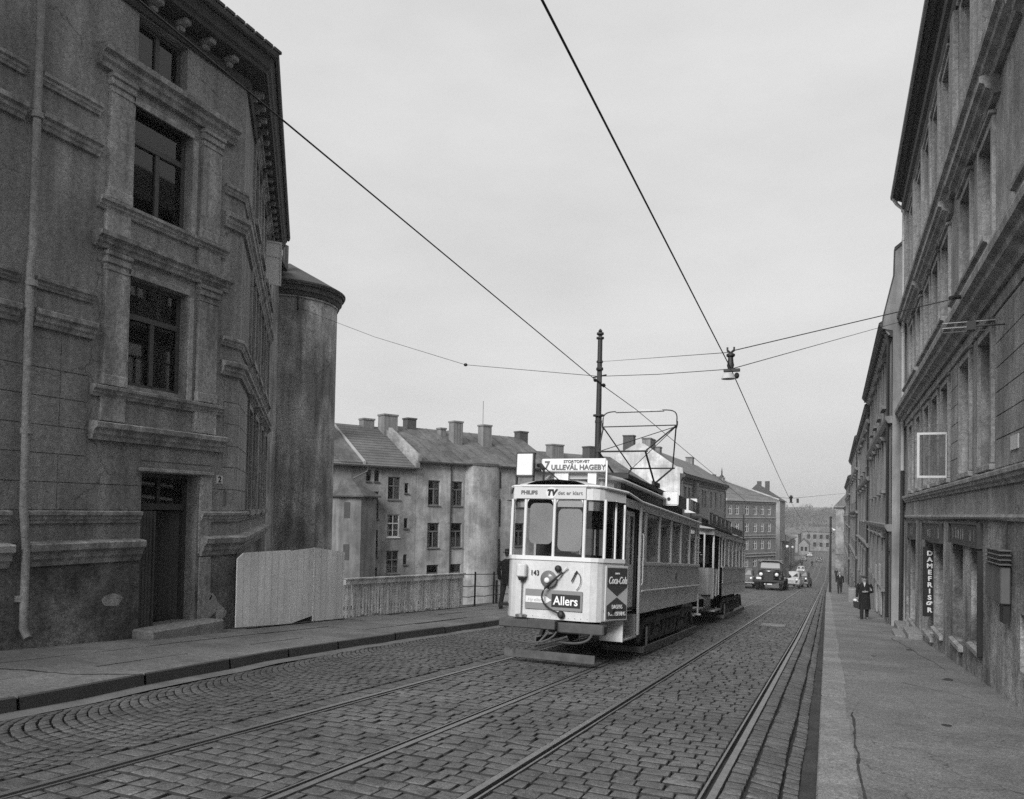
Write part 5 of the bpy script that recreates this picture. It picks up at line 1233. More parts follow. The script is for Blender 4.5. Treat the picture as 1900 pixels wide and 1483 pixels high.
b = MB(ft); b.box(.93, .95, 5.35, 6.35, 2.9, 3.16); b.box(.93, .95, 6.75, 8.2, 2.93, 3.2); b.build('side_advert', 'board_red', tm)
b = MB(ft); b.box(.951, .956, 6.3 + .5, 6.3 + .95, 2.94, 3.19); b.build('side_advert_patch', 'board_pale', tm)
fr_side = FR(tuple(ft(0, 0, 0)), d=tuple(ft.n), n=tuple(ft.d), z=tuple(ft.z))
text('O', fr_side, 7.6, .952, 3.06, .25, 'letter_pale', tm, 'advert_letter')
# PHILIPS band
b = MB(ft); b.box(-.7, .52, -.025, -.017, 2.595, 2.785); pb = b.build('letter_board', 'board_pale', tm)
text('PHILIPS', ff_, -.435, .027, 2.69, .085, 'letter_grey', tm, 'lettering', bold=.004, sx=1.05)
text('TV', ff_, -.055, .033, 2.69, .125, 'letter_black', tm, 'lettering', bold=.009, shear=.2)
text('det er klart', ff_, .26, .027, 2.685, .086, 'letter_grey', tm, 'lettering', bold=.001, sx=1.05)
b = MB(ft); b.lathe((-.055, -.026, 2.69), [(.001, -.003), (.09, -.003), (.09, 0)], 20, axis='w'); b.build('letter_patch', 'sign_white', tm)
# front advert
b = MB(ft); b.box(-.43, .52, -.03, -.018, .84, 1.15); b.build('advert_board', 'board_grey', tm)
b = MB(ft); b.box(.02, .49, -.036, -.031, .89, 1.09); b.build('advert_panel', 'letter_black', tm)
b = MB(ft); b.prism([(-.42, .94), (-.1, .94), (-.1, .92), (.02, .99), (-.1, 1.06), (-.1, 1.04), (-.42, 1.04)], -.036, -.031, 'uz'); b.build('advert_arrow', 'sign_white', tm)
text('Allers', ff_, .255, .04, .985, .19, 'letter_white', tm, 'lettering', bold=.003, sx=.9, ex=.002); text('Ny eller', ff_, -.27, .039, .985, .07, 'letter_pale', tm, 'lettering', shear=.3, ex=.002)
text('143', ff_, -.285, .022, 1.405, .115, 'letter_black', tm, 'fleet_number', bold=.001, sx=.9)
# Coca-Cola panel on the corner
pA, pB_ = Vector((.80, .15)), Vector((1.02, .66)); dd_ = (pB_ - pA); LL = dd_.length; dd_.normalize()
fcoca = FR(tuple(ft(.83, .13, 0)), d=tuple(ft.d * dd_.x + ft.n * dd_.y), n=tuple(ft.d * dd_.y - ft.n * dd_.x), z=tuple(ft.z))
b = MB(fcoca); b.box(0, LL, .0, .02, .72, 1.57, bev=.004); cs = b.build('side_sign', 'board_pale', tm)
b = MB(fcoca); c_ = LL / 2; b.prism([(.03, 1.54), (LL - .03, 1.54), (LL - .03, 1.24), (c_, 1.1), (.03, 1.24)], .021, .026, 'uz'); b.prism([(.03, .745), (LL - .03, .745), (LL - .03, .95), (c_, 1.08), (.03, .95)], .021, .026, 'uz'); b.build('sign_field', 'board_red', cs)
text('Coca-Cola', fcoca, c_, .036, 1.34, .16, 'letter_white', tm, 'lettering', shear=.35, bold=.002, sx=.66, ex=.002); text('DRIKK', fcoca, c_, .029, 1.45, .04, 'letter_white', tm, 'lettering', ex=.002)
text('DAGENS', fcoca, c_, .036, .93, .09, 'letter_white', tm, 'lettering', ex=.002, sx=.75); text('FORFRISKNING', fcoca, c_, .036, .82, .09, 'letter_white', tm, 'lettering', ex=.002, sx=.7)
# headlamp, coupler hose, tail box
b = MB(ft); b.lathe((-.03, 0, 1.32), [(.11, .0), (.125, -.05), (.135, -.08), (.12, -.09)], 24, axis='w'); hl = b.build('headlamp', 'bogie_worn', tm, smooth=40)
b = MB(ft); b.lathe((-.03, 0, 1.32), [(.119, -.08), (.06, -.1), (.001, -.105)], 24, axis='w'); b.build('lens', 'reflector', hl, smooth=True)
b = MB(ft); b.ellipsoid((-.045, -.11, 1.3), (.045, .02, .045), 12, 8); b.build('lens_highlight', 'sign_white', hl, smooth=True)  # white ellipsoid put in as a painted highlight low on the lens
b = MB(ft); b.lathe((.11, 0, 1.49), [(.05, .0), (.055, -.05), (.04, -.09), (.001, -.1)], 14, axis='w'); b.build('bell', 'letter_black', tm, smooth=True)
def bez(P, n=16):
    out = []
    for k in range(n + 1):
        t = k / n; q = [Vector(p) for p in P]
        while len(q) > 1: q = [a.lerp(c, t) for a, c in zip(q, q[1:])]
        out.append(tuple(q[0]))
    return out
b = MB(ft); b.tube(bez([(.2, -.03, 1.46), (.12, -.13, 1.3), (-.26, -.16, 1.16), (-.18, -.15, .9), (.17, -.1, .8)]), .015, 8); b.build('coupler_hose', 'rubber', tm, smooth=True)
b = MB(ft); b.tube([(.17, -.04, 1.42), (.27, -.06, 1.52)], .013, 6); b.build('hose_hook', 'tram_white', tm)
b = MB(ft); b.lathe((.19, 0, .78), [(.05, 0), (.06, -.06), (.04, -.1), (.001, -.11)], 12, axis='w'); b.build('socket', 'iron', tm, smooth=True)
b = MB(ft); b.tube(bez([(.38, -.03, 1.42), (.46, -.06, 1.52), (.56, -.04, 1.3), (.42, -.03, 1.17)]), .006, 5); b.tube([(.42, -.03, 1.47), (.34, -.05, 1.3)], .012, 6); b.build('wiper_lead', 'iron', tm)
b = MB(ft); b.box(-.57, -.41, -.12, -.01, 1.33, 1.54, bev=.02); rl = b.build('relay_box', 'tram_cream', tm)
b = MB(ft); b.lathe((-.49, -.06, 1.27), [(.001, 0), (.05, .01), (.07, .06)], 10); b.build('lamp_cup', 'iron', rl); b = MB(ft); b.tube([(-.49, -.04, 1.3), (-.49, -.03, .74)], .008, 5); b.lathe((-.49, -.03, .7), [(.09, 0), (.09, .04), (.02, .05)], 12); b.build('conduit', 'steel', rl)
# bumper, fender, lifeguard
b = MB(ft); b.box(-.8, .02, -.2, -.06, .54, .67, bev=.015); b.box(.0, .9, -.1, .1, .5, .66, bev=.02); b.box(-.3, .16, -.23, -.1, .55, .69, bev=.01); b.build('bumper', 'bogie', tm)
b = MB(ft)
b.tube(bez([(-.72, -.1, .56), (-.7, -.28, .32), (-.3, -.32, .3), (.1, -.3, .3), (.18, -.2, .52)], 12), .016, 6); b.tube(bez([(.2, -.1, .36), (.5, -.25, .36), (.72, -.2, .38), (.72, -.12, .52)], 10), .02, 6); b.tube([(-.55, -.22, .56), (-.55, -.25, .2)], .014, 5); b.tube([(-.1, -.28, .32), (.05, -.22, .5)], .018, 6)
b.build('fender_bar', 'bogie', tm)
b = MB(ft); b.box(-.72, .78, -.12, -.08, .07, .2, bev=.006); b.build('lifeguard_board', 'guard_wood', tm)
# truck: frame, springs, wheels, skirt bar
def truck(fr, parent, y0, y1, wy):
    b = MB(fr)
    for sx in (-1, 1):
        x = sx * .88; a, c = sorted((x, x + sx * .06))
        b.box(a, c, y0 + .5, y1 - .5, .52, .64, bev=.01)
        for yy in (y0 + .9, (y0 + y1) / 2 - .6, (y0 + y1) / 2 + .6, y1 - .9): b.box(a, c, yy - .05, yy + .05, .2, .52)
        b.box(a, c, y0 + .8, y1 - .8, .2, .27)
        for yy, s_ in ((y0 + .45, 1), (y1 - .45, -1)): b.prism([(yy, .62), (yy + s_ * .16, .62), (yy - s_ * .25, .22), (yy - s_ * .4, .22)], a, c, 'wz')
        for yy in wy: b.box(min(a, c), max(a, c) + .03, yy - .17, yy + .17, .44, .68, bev=.03); b.box(a, c + .02, yy - .12, yy + .12, .22, .42, bev=.03)
        for k in range(10): yy = lerp(y0 + 1, y1 - 1, k / 9); b.box(a, c, yy - .02, yy + .02, .27, .5)
    b.build('truck_frame', 'bogie', parent)
    for yy in wy:
        for sx in (-1, 1):
            b = MB(fr); b.lathe((sx * .74 - .05, yy, .36), [(.36, 0), (.36, .03), (.33, .04), (.33, .1), (.1, .1)], 24, axis='u'); b.build('wheel', 'bogie', parent, smooth=40)
    for sx in (-1, 1):
        b = MB(fr); a, c = sorted((sx * 1.0, sx * 1.03)); b.box(a, c, y0 + .1, y1, .06, .17, bev=.005); b.box(a, c, y0 + .35, y0 + .39, .17, .5)
        if sx > 0: b.box(.3, 1.0, y0 + .08, y0 + .12, .06, .16)
        b.build('skirt_bar', 'bogie_worn', parent)
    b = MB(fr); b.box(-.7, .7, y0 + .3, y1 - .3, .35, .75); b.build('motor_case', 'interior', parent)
truck(ft, tm, 1.95, 7.75, (3.5, 6.2))
b = MB(ft); b.box(1.0, 1.03, 7.85, 7.95, .4, 1.0); b.box(.9, 1.1, 7.8, 7.86, .42, .46); b.box(.7, .98, 7.6, 8.3, .4, .44); b.build('rear_step', 'tram_panel', tm)
# pantograph
pg = MB(ft); K = [(4.0, 3.94), (6.9, 3.94)]
for sx in (-1, 1):
    for ky, kz in K: pg.tube([(sx * .38, 5.6 if ky < 5 else 5.3, 3.36), (sx * .5, ky, kz)], .022, 6); pg.tube([(sx * .5, ky, kz), (sx * .84, 5.45, 4.72)], .016, 6)
    pg.tube([(sx * .84, 5.45, 4.66), (sx * .86, 5.45, 4.74), (sx * .86, 5.45, 4.82)], .02, 6)
for ky, kz in K: pg.tube([(-.55, ky, kz), (.55, ky, kz)], .02, 6); pg.tube([(-.5, ky, kz), (.84, 5.45, 4.7)], .009, 5)
pg.tube([(-.86, 5.45, 4.73), (.86, 5.45, 4.73)], .014, 6)
pa = pg.build('pantograph', 'iron', tm, smooth=True)
pg = MB(ft); pg.tube(bez([(-.85, 5.45, 4.8), (-.87, 5.45, 5.02), (-.83, 5.45, 5.09), (-.5, 5.45, 5.08)], 8) + bez([(.5, 5.45, 5.08), (.83, 5.45, 5.09), (.87, 5.45, 5.02), (.85, 5.45, 4.8)], 8), .014, 6); pg.build('bow', 'iron', pa)
pg = MB(ft); pg.prism([(-.56, 5.055), (.56, 5.055), (.48, 5.1), (-.48, 5.1)], 5.39, 5.51, 'uz'); pg.build('contact_strip', 'steel', pa)
pg = MB(ft)
for x in (-.38, .38): pg.box(x - .03, x + .03, 5.0, 6.0, 3.28, 3.34)
pg.box(-.4, .4, 5.2, 5.28, 3.3, 3.38); pg.box(-.4, .4, 5.7, 5.78, 3.3, 3.38); pg.box(.36, .42, 5.3, 5.9, 3.36, 3.46)
for x in (-.35, .35):
    for y in (5.0, 6.0): pg.lathe((x, y, 3.16), [(.05, 0), (.03, .04), (.05, .06), (.03, .12)], 8)
pg.build('pantograph_base', 'iron', pa)
# ------------------------------------------------------------- trailer
ftr = tram_frame(T0)
tt = empty('tram_trailer', (-4.12, T0 + 14.5, gz(T0 + 14.5)), 'tram trailer car with an open entrance platform, coupled behind the leading tram', 'tram')
a0_, a1_ = 9.85, 19.1
tfront = [(-.8, a0_ + .25), (-.6, a0_ + .05), (-.3, a0_), (.3, a0_), (.6, a0_ + .05), (.8, a0_ + .25)]
b = MB(ftr); skin(b, [(-1, a0_ + .7)] + tfront + [(.9, a0_ + .42), (1.0, a0_ + .75)], .72, 1.58); b.build('front_dash', 'tram_side', tt)
b = MB(ftr)
for sx in (1, -1): b.quad((sx, 12.3 if sx > 0 else a0_ + .7, .74), (sx, a1_ - .3, .74), (sx, a1_ - .3, 1.6), (sx, 12.3 if sx > 0 else a0_ + .7, 1.6)); b.quad((sx, a0_ + .7, 2.5), (sx, a1_ - .3, 2.5), (sx, a1_ - .3, 2.66), (sx, a0_ + .7, 2.66))
b.quad((-1, a1_ - .3, .74), (-.7, a1_, .74), (-.7, a1_, 2.66), (-1, a1_ - .3, 2.66)); b.quad((-.7, a1_, .74), (.7, a1_, .74), (.7, a1_, 2.66), (-.7, a1_, 2.66)); b.quad((1, a1_ - .3, .74), (.7, a1_, .74), (.7, a1_, 2.66), (1, a1_ - .3, 2.66))
skin(b, [(-1, a0_ + .7)] + tfront + [(1.0, a0_ + .7)], 2.5, 2.66)
b.build('side_panel', 'tram_side', tt)
b = MB(ftr); b.box(1.0, 1.03, 12.35, a1_ - .3, 1.14, 1.17); b.box(1.0, 1.03, 12.35, a1_ - .3, 1.58, 1.63); b.box(.998, 1.01, 12.5, a1_ - .4, 1.19, 1.55); b.build('belt_rail', 'tram_panel', tt)
PL = []
for sx in (1, -1):
    for y, w in ((12.35, .12), (13.0, .09), (14.0, .09), (15.0, .09), (16.0, .09), (17.0, .09), (18.0, .09), (18.7, .09)): PL.append((sx, y, w, 1.6, 2.52))
PL += [(.98, a0_ + .75, .05, .74, 2.52)] + [(x, a0_ + .01, .05, 1.58, 2.52) for x in (-.3, .3)] + [(x, a0_ + .26, .05, 1.58, 2.52) for x in (-.8, .8)]
for q in PL: b = MB(ftr); post(b, *q); b.build('window_post', 'tram_white', tt)
for y0, y1 in ((13.05, 13.95), (14.05, 14.95), (15.05, 15.95), (16.05, 16.95), (17.05, 17.95), (18.05, 18.7)):
    b = MB(ftr); b.quad((.97, y0, 1.6), (.97, y1, 1.6), (.97, y1, 2.52), (.97, y0, 2.52)); b.build('side_window', 'glass', tt)
b = MB(ftr); b.box(-.95, .95, a0_ + .2, a1_ - .2, .8, .84); b.box(-.95, .95, 12.3, 12.36, .84, 2.5); b.box(-.96, -.94, a0_ + .6, a1_ - .3, 1.6, 2.5); b.build('floor', 'interior', tt)
b = MB(ftr); b.box(.3, .62, 12.2, 12.26, 1.7, 2.25); b.build('notice', 'board_grey', tt)
b = MB(ftr); b.box(.94, .99, a0_ + .85, a0_ + .88, .74, 1.6); b.quad((.99, a0_ + .9, .8), (.99, 11.6, .8), (.99, 11.6, 1.56), (.99, a0_ + .9, 1.56)); b.build('gate', 'tram_panel', tt)
b = MB(ftr); b.prism([(10.95, .78), (11.25, .78), (11.3, 1.35), (11.2, 1.5)], 1.0, 1.01, 'wz'); b.build('lifeguard_tray', 'tram_side', tt)
b = MB(ftr); b.box(.7, 1.0, 10.9, 12.2, .35, .39); b.box(.68, .7, 10.9, 12.2, .39, .75); b.build('entrance_step', 'tram_panel', tt)
b = MB(ftr); b.tube([(.99, 11.7, .8), (.99, 11.7, 2.5)], .013, 6); b.tube([(.97, a0_ + .7, 1.1), (.97, a0_ + .7, 2.3)], .014, 6); b.build('handrail', 'tram_white', tt)
b = MB(ftr); rs = [roof_sec(y, w, z) for y, w, z in ((a0_ - .1, .5, 2.66), (a0_ + .1, .85, 2.66), (a0_ + .7, 1.04, 2.67), (a1_ - .4, 1.04, 2.67), (a1_, .7, 2.66))]
ids = [[b.pt(*p) for p in r] for r in rs]
for a, c in zip(ids, ids[1:]):
    for j in range(6): b.face(a[j], a[j + 1], c[j + 1], c[j])
b.build('roof', 'tram_roof', tt, smooth=40)
b = MB(ftr); b.loft([csec(y, w, z) for y, w, z in ((10.6, .35, 2.98), (10.9, .62, 3.0), (a1_ - 1.2, .62, 3.0), (a1_ - .9, .35, 2.98))]); b.prism([(-.6, 2.7), (.6, 2.7), (.6, 3.0), (-.6, 3.0)], 10.8, a1_ - 1.1, 'uz'); b.build('clerestory', 'tram_roof_dark', tt)
b = MB(ftr); b.box(.86, .88, 10.4, 15.2, 2.8, 3.14); b.box(.86, .88, 15.4, 18.8, 2.78, 3.0); b.build('side_advert', 'board_red', tt)
fs2 = FR(tuple(ftr(0, 0, 0)), d=tuple(ftr.n), n=tuple(ftr.d), z=tuple(ftr.z))
for k, ch in enumerate('IVIAA'): text(ch, fs2, 10.9 + k * .95, .882, 2.97, .33, 'letter_pale', tt, 'advert_letter', bold=.01, sx=1.3)
b = MB(ftr); b.box(.5, .82, 8.62, 8.67, 2.98, 3.37, bev=.01); b.build('route_board', 'sign_white', tt); b = MB(ftr); b.box(.48, .84, 8.6, 8.7, 3.37, 3.4); b.tube([(.66, 8.66, 2.98), (.66, 8.66, 2.7)], .02, 5); b.build('board_bracket', 'iron', tt)
truck(ftr, tt, 12.6, 18.4, (14.0, 17.0))
b = MB(ftr); b.tube([(0, 8.5, .55), (0, 9.9, .55)], .04, 6); b.box(-.5, .6, 8.6, 9.7, .35, .6, bev=.05); b.build('coupling', 'bogie', tt)
# ================================================================= POLES, WIRES, LAMPS
tp = empty('wire_pole', (-7.85, 26.3, plf(26.3)), 'tall dark tapering overhead wire pole behind the tram on the left pavement', 'pole')
zb = plf(26.3)
tilt = .012
b = MB(); pz = lambda z, o=0: (-7.85 + (z - zb) * .006 + o, 26.3, z)
b.tube([pz(zb), pz(3.45)], .12, 12, r1=.115); b.tube([pz(3.45), pz(6.2)], .1, 12, r1=.085); b.build('shaft', 'iron', tp, smooth=True)
b = MB(); 
for z, r in ((3.42, .2), (6.2, .14)): b.lathe(pz(z), [(r, -.03), (r, .03)], 12)
b.lathe(pz(3.2), [(.13, -.04), (.13, .04)], 12); b.lathe(pz(5.35), [(.12, -.03), (.12, .03)], 12); b.build('collar', 'iron', tp)
b = MB(); b.lathe(pz(6.23), [(.06, 0), (.06, .05), (.13, .1), (.13, .16), (.04, .18), (.08, .22), (.02, .3)], 12); b.build('finial', 'iron', tp, smooth=True)
def wire_pts(X, k, y0, y1, n=24, sag=0): return [(X, y, gz(y) + k - sag * math.sin(math.pi * ((y - 14) / 33 % 1))) for y in [lerp(y0, y1, j / n) for j in range(n + 1)]]
def wire(name, pts, r, label, cat, grp=None):
    b = MB(); b.tube(pts, r, 5); return tag(b.build(name, 'iron', smooth=True), label, cat, grp)
wire('contact_wire', [(-4.15, -2, gz(-2) + 5.16), (-4.15, 14, gz(14) + 5.02), (-4.12, 16.8, gz(16.8) + 5.06), (-4.12, 30.5, gz(30.5) + 5.0), (-4.3, 60, gz(60) + 5.0), (-4.6, 90, gz(90) + 5.0), (-4.8, 125, gz(125) + 5.0)], .008, 'left overhead contact wire touching the tram pantograph', 'wire', 'overhead contact wires')
wire('contact_wire', [(-1.5, -2, gz(-2) + 4.7), (-1.5, 12.05, gz(12.05) + 4.7), (-1.68, 26, gz(26) + 4.62), (-1.85, 37, gz(37) + 4.7), (-2.0, 60, gz(60) + 4.8), (-2.2, 90, gz(90) + 4.8), (-2.4, 125, gz(125) + 4.8)], .008, 'right overhead contact wire passing the hanging street lamp', 'wire', 'overhead contact wires')
hA = (-4.15, 14.0, gz(14) + 5.15); hB = (-1.5, 12.1, gz(12.1) + 4.68)
wire('span_wire', [(-16.95, 21.03, 6.76), (-12.5, 19.0, 5.0), (-8.3, 16.6, 3.5), hA, (-2.8, 13.0, (hA[2] + hB[2]) / 2 - .03), hB], .006, 'span wire from the round stair tower to the hanging lamp', 'wire', 'span wires')
b = MB(); b.ellipsoid((-8.3, 16.6, 3.5), (.05, .05, .04), 8, 5); tag(b.build('insulator', 'iron'), 'small insulator threaded on the span wire left of the pole', 'insulator')
wire('span_wire', [pz(5.35), (hB[0], hB[1], hB[2] + .26)], .006, 'span wire from the top of the wire pole to the hanging lamp', 'wire', 'span wires')
wire('span_wire', [(hB[0] + .02, hB[1], hB[2] + .28), (1.72, 13.4, 3.38)], .008, 'upper span wire from the hanging lamp up to the shop building', 'wire', 'span wires')
wire('span_wire', [hB, (1.9, 27.7, 6.35)], .007, 'lower span wire from the hanging lamp to the far end of the shop building', 'wire', 'span wires')
b = MB(); b.tube([(1.6, 13.3, 3.36), (2.1, 14.0, 3.56)], .035, 6); tag(b.build('wall_anchor', 'iron'), 'black turnbuckle anchoring the upper span wire to the shop building', 'wire anchor', 'wire anchors')
b = MB(); b.tube([(1.86, 27.7, 6.35), (1.95, 27.75, 6.22), (2.1, 27.75, 6.2)], .03, 6); tag(b.build('wall_anchor', 'iron'), 'bent iron bracket by the rainwater pipe holding the lower span wire', 'wire anchor', 'wire anchors')
b = MB(); b.box(hA[0] - .035, hA[0] + .035, hA[1] - .03, hA[1] + .03, hA[2] - .12, hA[2] + .08); b.lathe((hA[0], hA[1], hA[2] + .06), [(.03, 0), (.03, .04), (.07, .06), (.07, .1), (.02, .13)], 8); b.tube([(hA[0] - .16, hA[1] + .1, hA[2]), (hA[0] + .16, hA[1] - .1, hA[2])], .015, 5); b.tube([(hA[0], hA[1] - .28, hA[2] - .1), (hA[0], hA[1] + .3, hA[2] - .15)], .02, 5)
for s_ in (-.28, .3): b.ellipsoid((hA[0], hA[1] + s_, hA[2] - .12), (.035, .09, .035), 6, 4)
tag(b.build('wire_hanger', 'iron'), 'black wire hanger where the left contact wire crosses the span wire', 'wire hanger')
hl_ = empty('street_lamp', hB, 'hanging street lamp with a pale saucer shade above the right track', 'street lamp')
b = MB(); x, y, z = hB; b.lathe((x, y, z - .02), [(.035, -.02), (.04, .02), (.055, .08), (.045, .12), (.038, .2), (.065, .22), (.065, .25), (.03, .27)], 12); b.tube([(x - .05, y, z + .29), (x - .05, y, z + .34)], .015, 5); b.tube([(x + .05, y, z + .29), (x + .05, y, z + .34)], .015, 5); b.tube([(x - .05, y, z + .29), (x, y, z + .25), (x + .05, y, z + .29)], .02, 6); b.box(x - .1, x + .14, y - .04, y + .04, z - .04, z + .0); b.build('fitting', 'iron', hl_, smooth=40)
b = MB(); b.lathe((x - .03, y, z - .06), [(.05, 0), (.08, -.02), (.105, -.08), (.108, -.09), (.095, -.088), (.04, -.03)], 20); b.build('shade', 'zinc_light', hl_, smooth=True)
b = MB(); b.ellipsoid((x + .09, y + .03, z - .1), (.04, .05, .05), 8, 5); b.build('clamp', 'iron', hl_)
# far cross span with its hanger
wire('span_wire', [(-12.9, 76, 2.2), (-1.85, 37, gz(37) + 4.86), (1.62, 82, 2.3)], .008, 'distant span wire crossing the street beyond the trailer', 'wire', 'span wires')
zq = gz(37) + 4.66; b = MB(); b.lathe((-1.85, 37, zq), [(.09, 0), (.05, .05), (.05, .2), (.09, .25), (.04, .34)], 8); b.box(-1.62, -1.52, 37, 37.1, zq, zq + .2); tag(b.build('wire_hanger', 'iron'), 'small distant wire hanger on the right contact wire', 'wire hanger')
# street pole on the right kerb
yp_ = 66; sp = empty('street_pole', (-.32, yp_, pr(yp_)), 'slim dark street pole standing on the right kerb beyond the walking men', 'pole')
b = MB(); b.tube([(-.32, yp_, pr(yp_) - .1), (-.31, yp_, pr(yp_) + 5.9)], .1, 10, r1=.075); b.build('shaft', 'iron', sp, smooth=True)
b = MB(); b.lathe((-.31, yp_, pr(yp_) + 5.9), [(.1, 0), (.1, .08), (.03, .14)], 8); b.build('cap', 'iron', sp)
b = MB(); b.tube([(-.31, yp_, pr(yp_) + 5.1), (-.1, yp_, pr(yp_) + 5.05)], .03, 5); b.ellipsoid((-.06, yp_, pr(yp_) + 4.95), (.13, .13, .09), 8, 5); b.build('lamp_head', 'sign_white', sp)
# left pole on the far side by the corner block
for x, y, h, lb_ in ((-11.0, 104, 8.5, 'thin pole rising in front of the corner apartments above the trailer'), (-8.4, 150, 7.5, 'dark street pole beside the corner apartments with a white globe'), (-9.0, 182, 7, 'farther street pole left of the road with a white globe')):
    t = empty('street_pole', (x, y, gz(y)), lb_, 'pole', 'street poles on the left side'); b = MB(); b.tube([(x, y, gz(y)), (x, y, gz(y) + h)], .1, 6); b.build('shaft', 'iron', t)
    if y > 120: b = MB(); b.ellipsoid((x + .3, y, gz(y) + h * .72), (.28, .28, .28), 8, 6); b.build('globe', 'sign_white', t)

# ================================================================= VEHICLES
def wheel(parent, fr, u, w, z, r, t, m='rubber'):
    b = MB(fr); b.lathe((u - t / 2, w, z), [(r * .4, 0), (r * .92, 0), (r, .02), (r, t - .02), (r * .92, t), (r * .4, t)], 16, axis='u'); o = b.build('wheel', m, parent, smooth=40)
    b = MB(fr); s_ = 1 if u > 0 else -1; b.lathe((u + s_ * t / 2, w, z), [(.001, s_ * .02), (r * .3, s_ * .02), (r * .5, 0), (r * .55, -s_ * .01)], 12, axis='u'); b.build('hubcap', 'chrome', o)
def car(x, y, W, L, H, m, label, head=0, old=False, grp='cars farther down the street', z=None):
    z = gz(y) if z is None else z
    a = R(head); fr = FR((x, y, z), d=(math.cos(a), math.sin(a), 0), n=(-math.sin(a), math.cos(a), -.05 if y < 140 else -.02))
    t = empty('car', (x, y, z), label, 'car', grp); h = W / 2; hb_ = H * (.62 if old else .6)
    def sec(yy, w, z0, z1, cr): return [(-w, yy, z0), (-w * 1.0, yy, lerp(z0, z1, .6)), (-w * .88, yy, z1 - cr * .3), (-w * .55, yy, z1), (0, yy, z1 + .02), (w * .55, yy, z1), (w * .88, yy, z1 - cr * .3), (w, yy, lerp(z0, z1, .6)), (w, yy, z0)]
    b = MB(fr)
    nose = [(0, h * (.5 if old else .82), .38, hb_ * .8), (.15, h * (.58 if old else .93), .3, hb_ * .95), (.5, h * (.62 if old else .97), .28, hb_)]
    b.loft([sec(yy, w, z0, z1, .15) for yy, w, z0, z1 in nose + [(L * .3, h * (.74 if old else 1), .26, hb_ * 1.06), (L * .45, h * .95, .26, hb_ * 1.06), (L * .75, h * .95, .28, hb_ * 1.04), (L * .93, h * .9, .32, hb_ * .95), (L, h * .7, .42, hb_ * .7)]]); b.build('body', m, t, smooth=50)
    b = MB(fr)
    def cab(yy, w, z1): return [(-w, yy, hb_ * .95), (-w * .93, yy, lerp(hb_, z1, .7)), (-w * .7, yy, z1), (0, yy, z1 + .03), (w * .7, yy, z1), (w * .93, yy, lerp(hb_, z1, .7)), (w, yy, hb_ * .95)]
    b.loft([cab(yy, w, z1) for yy, w, z1 in ((L * .27, h * .8, hb_ * 1.05), (L * .37, h * .8, H - .04), (L * .5, h * .83, H), (L * .66, h * .82, H - .03), (L * .82, h * .76, hb_ * 1.08))]); b.build('cabin', m, t, smooth=50)
    b = MB(fr); b.quad((-h * .66, L * .277, hb_ * 1.12), (h * .66, L * .277, hb_ * 1.12), (h * .55, L * .352, H - .12), (-h * .55, L * .352, H - .12)); b.build('windscreen', 'board_grey' if m != 'car_light' else 'car_dark', t)
    b = MB(fr)
    for s_ in (-1, 1): b.quad((s_ * h * .815, L * .4, hb_ * 1.1), (s_ * h * .815, L * .7, hb_ * 1.1), (s_ * h * .77, L * .66, H - .14), (s_ * h * .77, L * .42, H - .14))
    b.build('side_window', 'car_dark', t)
    for s_ in (-1, 1):
        for wy_ in (L * .17, L * .8):
            b = MB(fr); b.ellipsoid((s_ * h * .84, wy_ + .03, .46), (h * .22, .52, .34 if old else .28), 12, 8); b.build('fender', m, t, smooth=True); wheel(t, fr, s_ * h * .86, wy_, .32, .32, .17)
        b = MB(fr); b.ellipsoid((s_ * h * .68, L * .02 + (.18 if old else .02), hb_ * .86), (.11, .09, .11), 10, 7); b.build('headlight', 'lamp_glass', t, smooth=True)
    b = MB(fr); b.box(-h * .98, h * .98, -.1, -.04, .36, .46, bev=.02); b.build('bumper', 'chrome', t)
    b = MB(fr)
    for k in range(7): b.box(-h * .3 + k * h * .1 - .012, -h * .3 + k * h * .1 + .012, -.02, .02, .45, hb_ * .82) if old else b.box(-h * .45, h * .45, -.03, .01, .5 + k * .03, .512 + k * .03)
    b.build('grille', 'chrome', t)
    return t
car(-6.75, 64, 1.75, 4.6, 1.5, 'car_mid', 'dark rounded car with a bright bumper, left of the truck', 3)
car(-3.5, 70.5, 1.45, 3.9, 1.42, 'car_light', 'light coloured old car with separate wings, right behind the truck', -4, old=True)
car(-3.0, 77.5, 1.45, 4.0, 1.5, 'car_mid', 'rounded grey old car following the light car', -4, old=True)
car(-6.2, 162, 1.75, 4.6, 1.5, 'car_light', 'light car alone in mid street, beyond the truck', 0)
car(-8.6, 245, 1.8, 4.6, 1.5, 'car_mid', 'far car at the left kerb, lower part of the street', 0)
car(-4.2, 240, 1.8, 4.6, 1.5, 'car_dark', 'dark far car on the right half of the road', 0)
car(-8.0, 285, 1.8, 4.6, 1.5, 'car_light', 'tiny pale car farthest up the street', 0)
# old flat nosed lorry
yT = 60.5; fT = FR((-4.55, yT, gz(yT)), d=(1, 0, 0), n=(0, 1, -SLOPE))
tr_ = empty('truck', (-4.55, yT, gz(yT)), 'black old lorry with round lamps and a wide front beam, behind the trams', 'truck')
b = MB(fT)
def sb(y, w, z1): return [(-w, y, .6), (-w, y, z1 - .2), (-w * .7, y, z1 - .03), (0, y, z1), (w * .7, y, z1 - .03), (w, y, z1 - .2), (w, y, .6)]
b.loft([sb(.0, .38, 1.38), (sb(.06, .44, 1.45)), sb(.8, .52, 1.52), sb(1.5, .68, 1.58)]); b.build('bonnet', 'car_dark', tr_, smooth=40)
b = MB(fT); b.loft([sb(1.45, .86, 1.6), sb(1.5, .9, 1.7), sb(1.72, .88, 2.22), sb(3.0, .88, 2.28), sb(3.1, .86, 2.2)]); b.build('cab', 'car_dark', tr_, smooth=40)
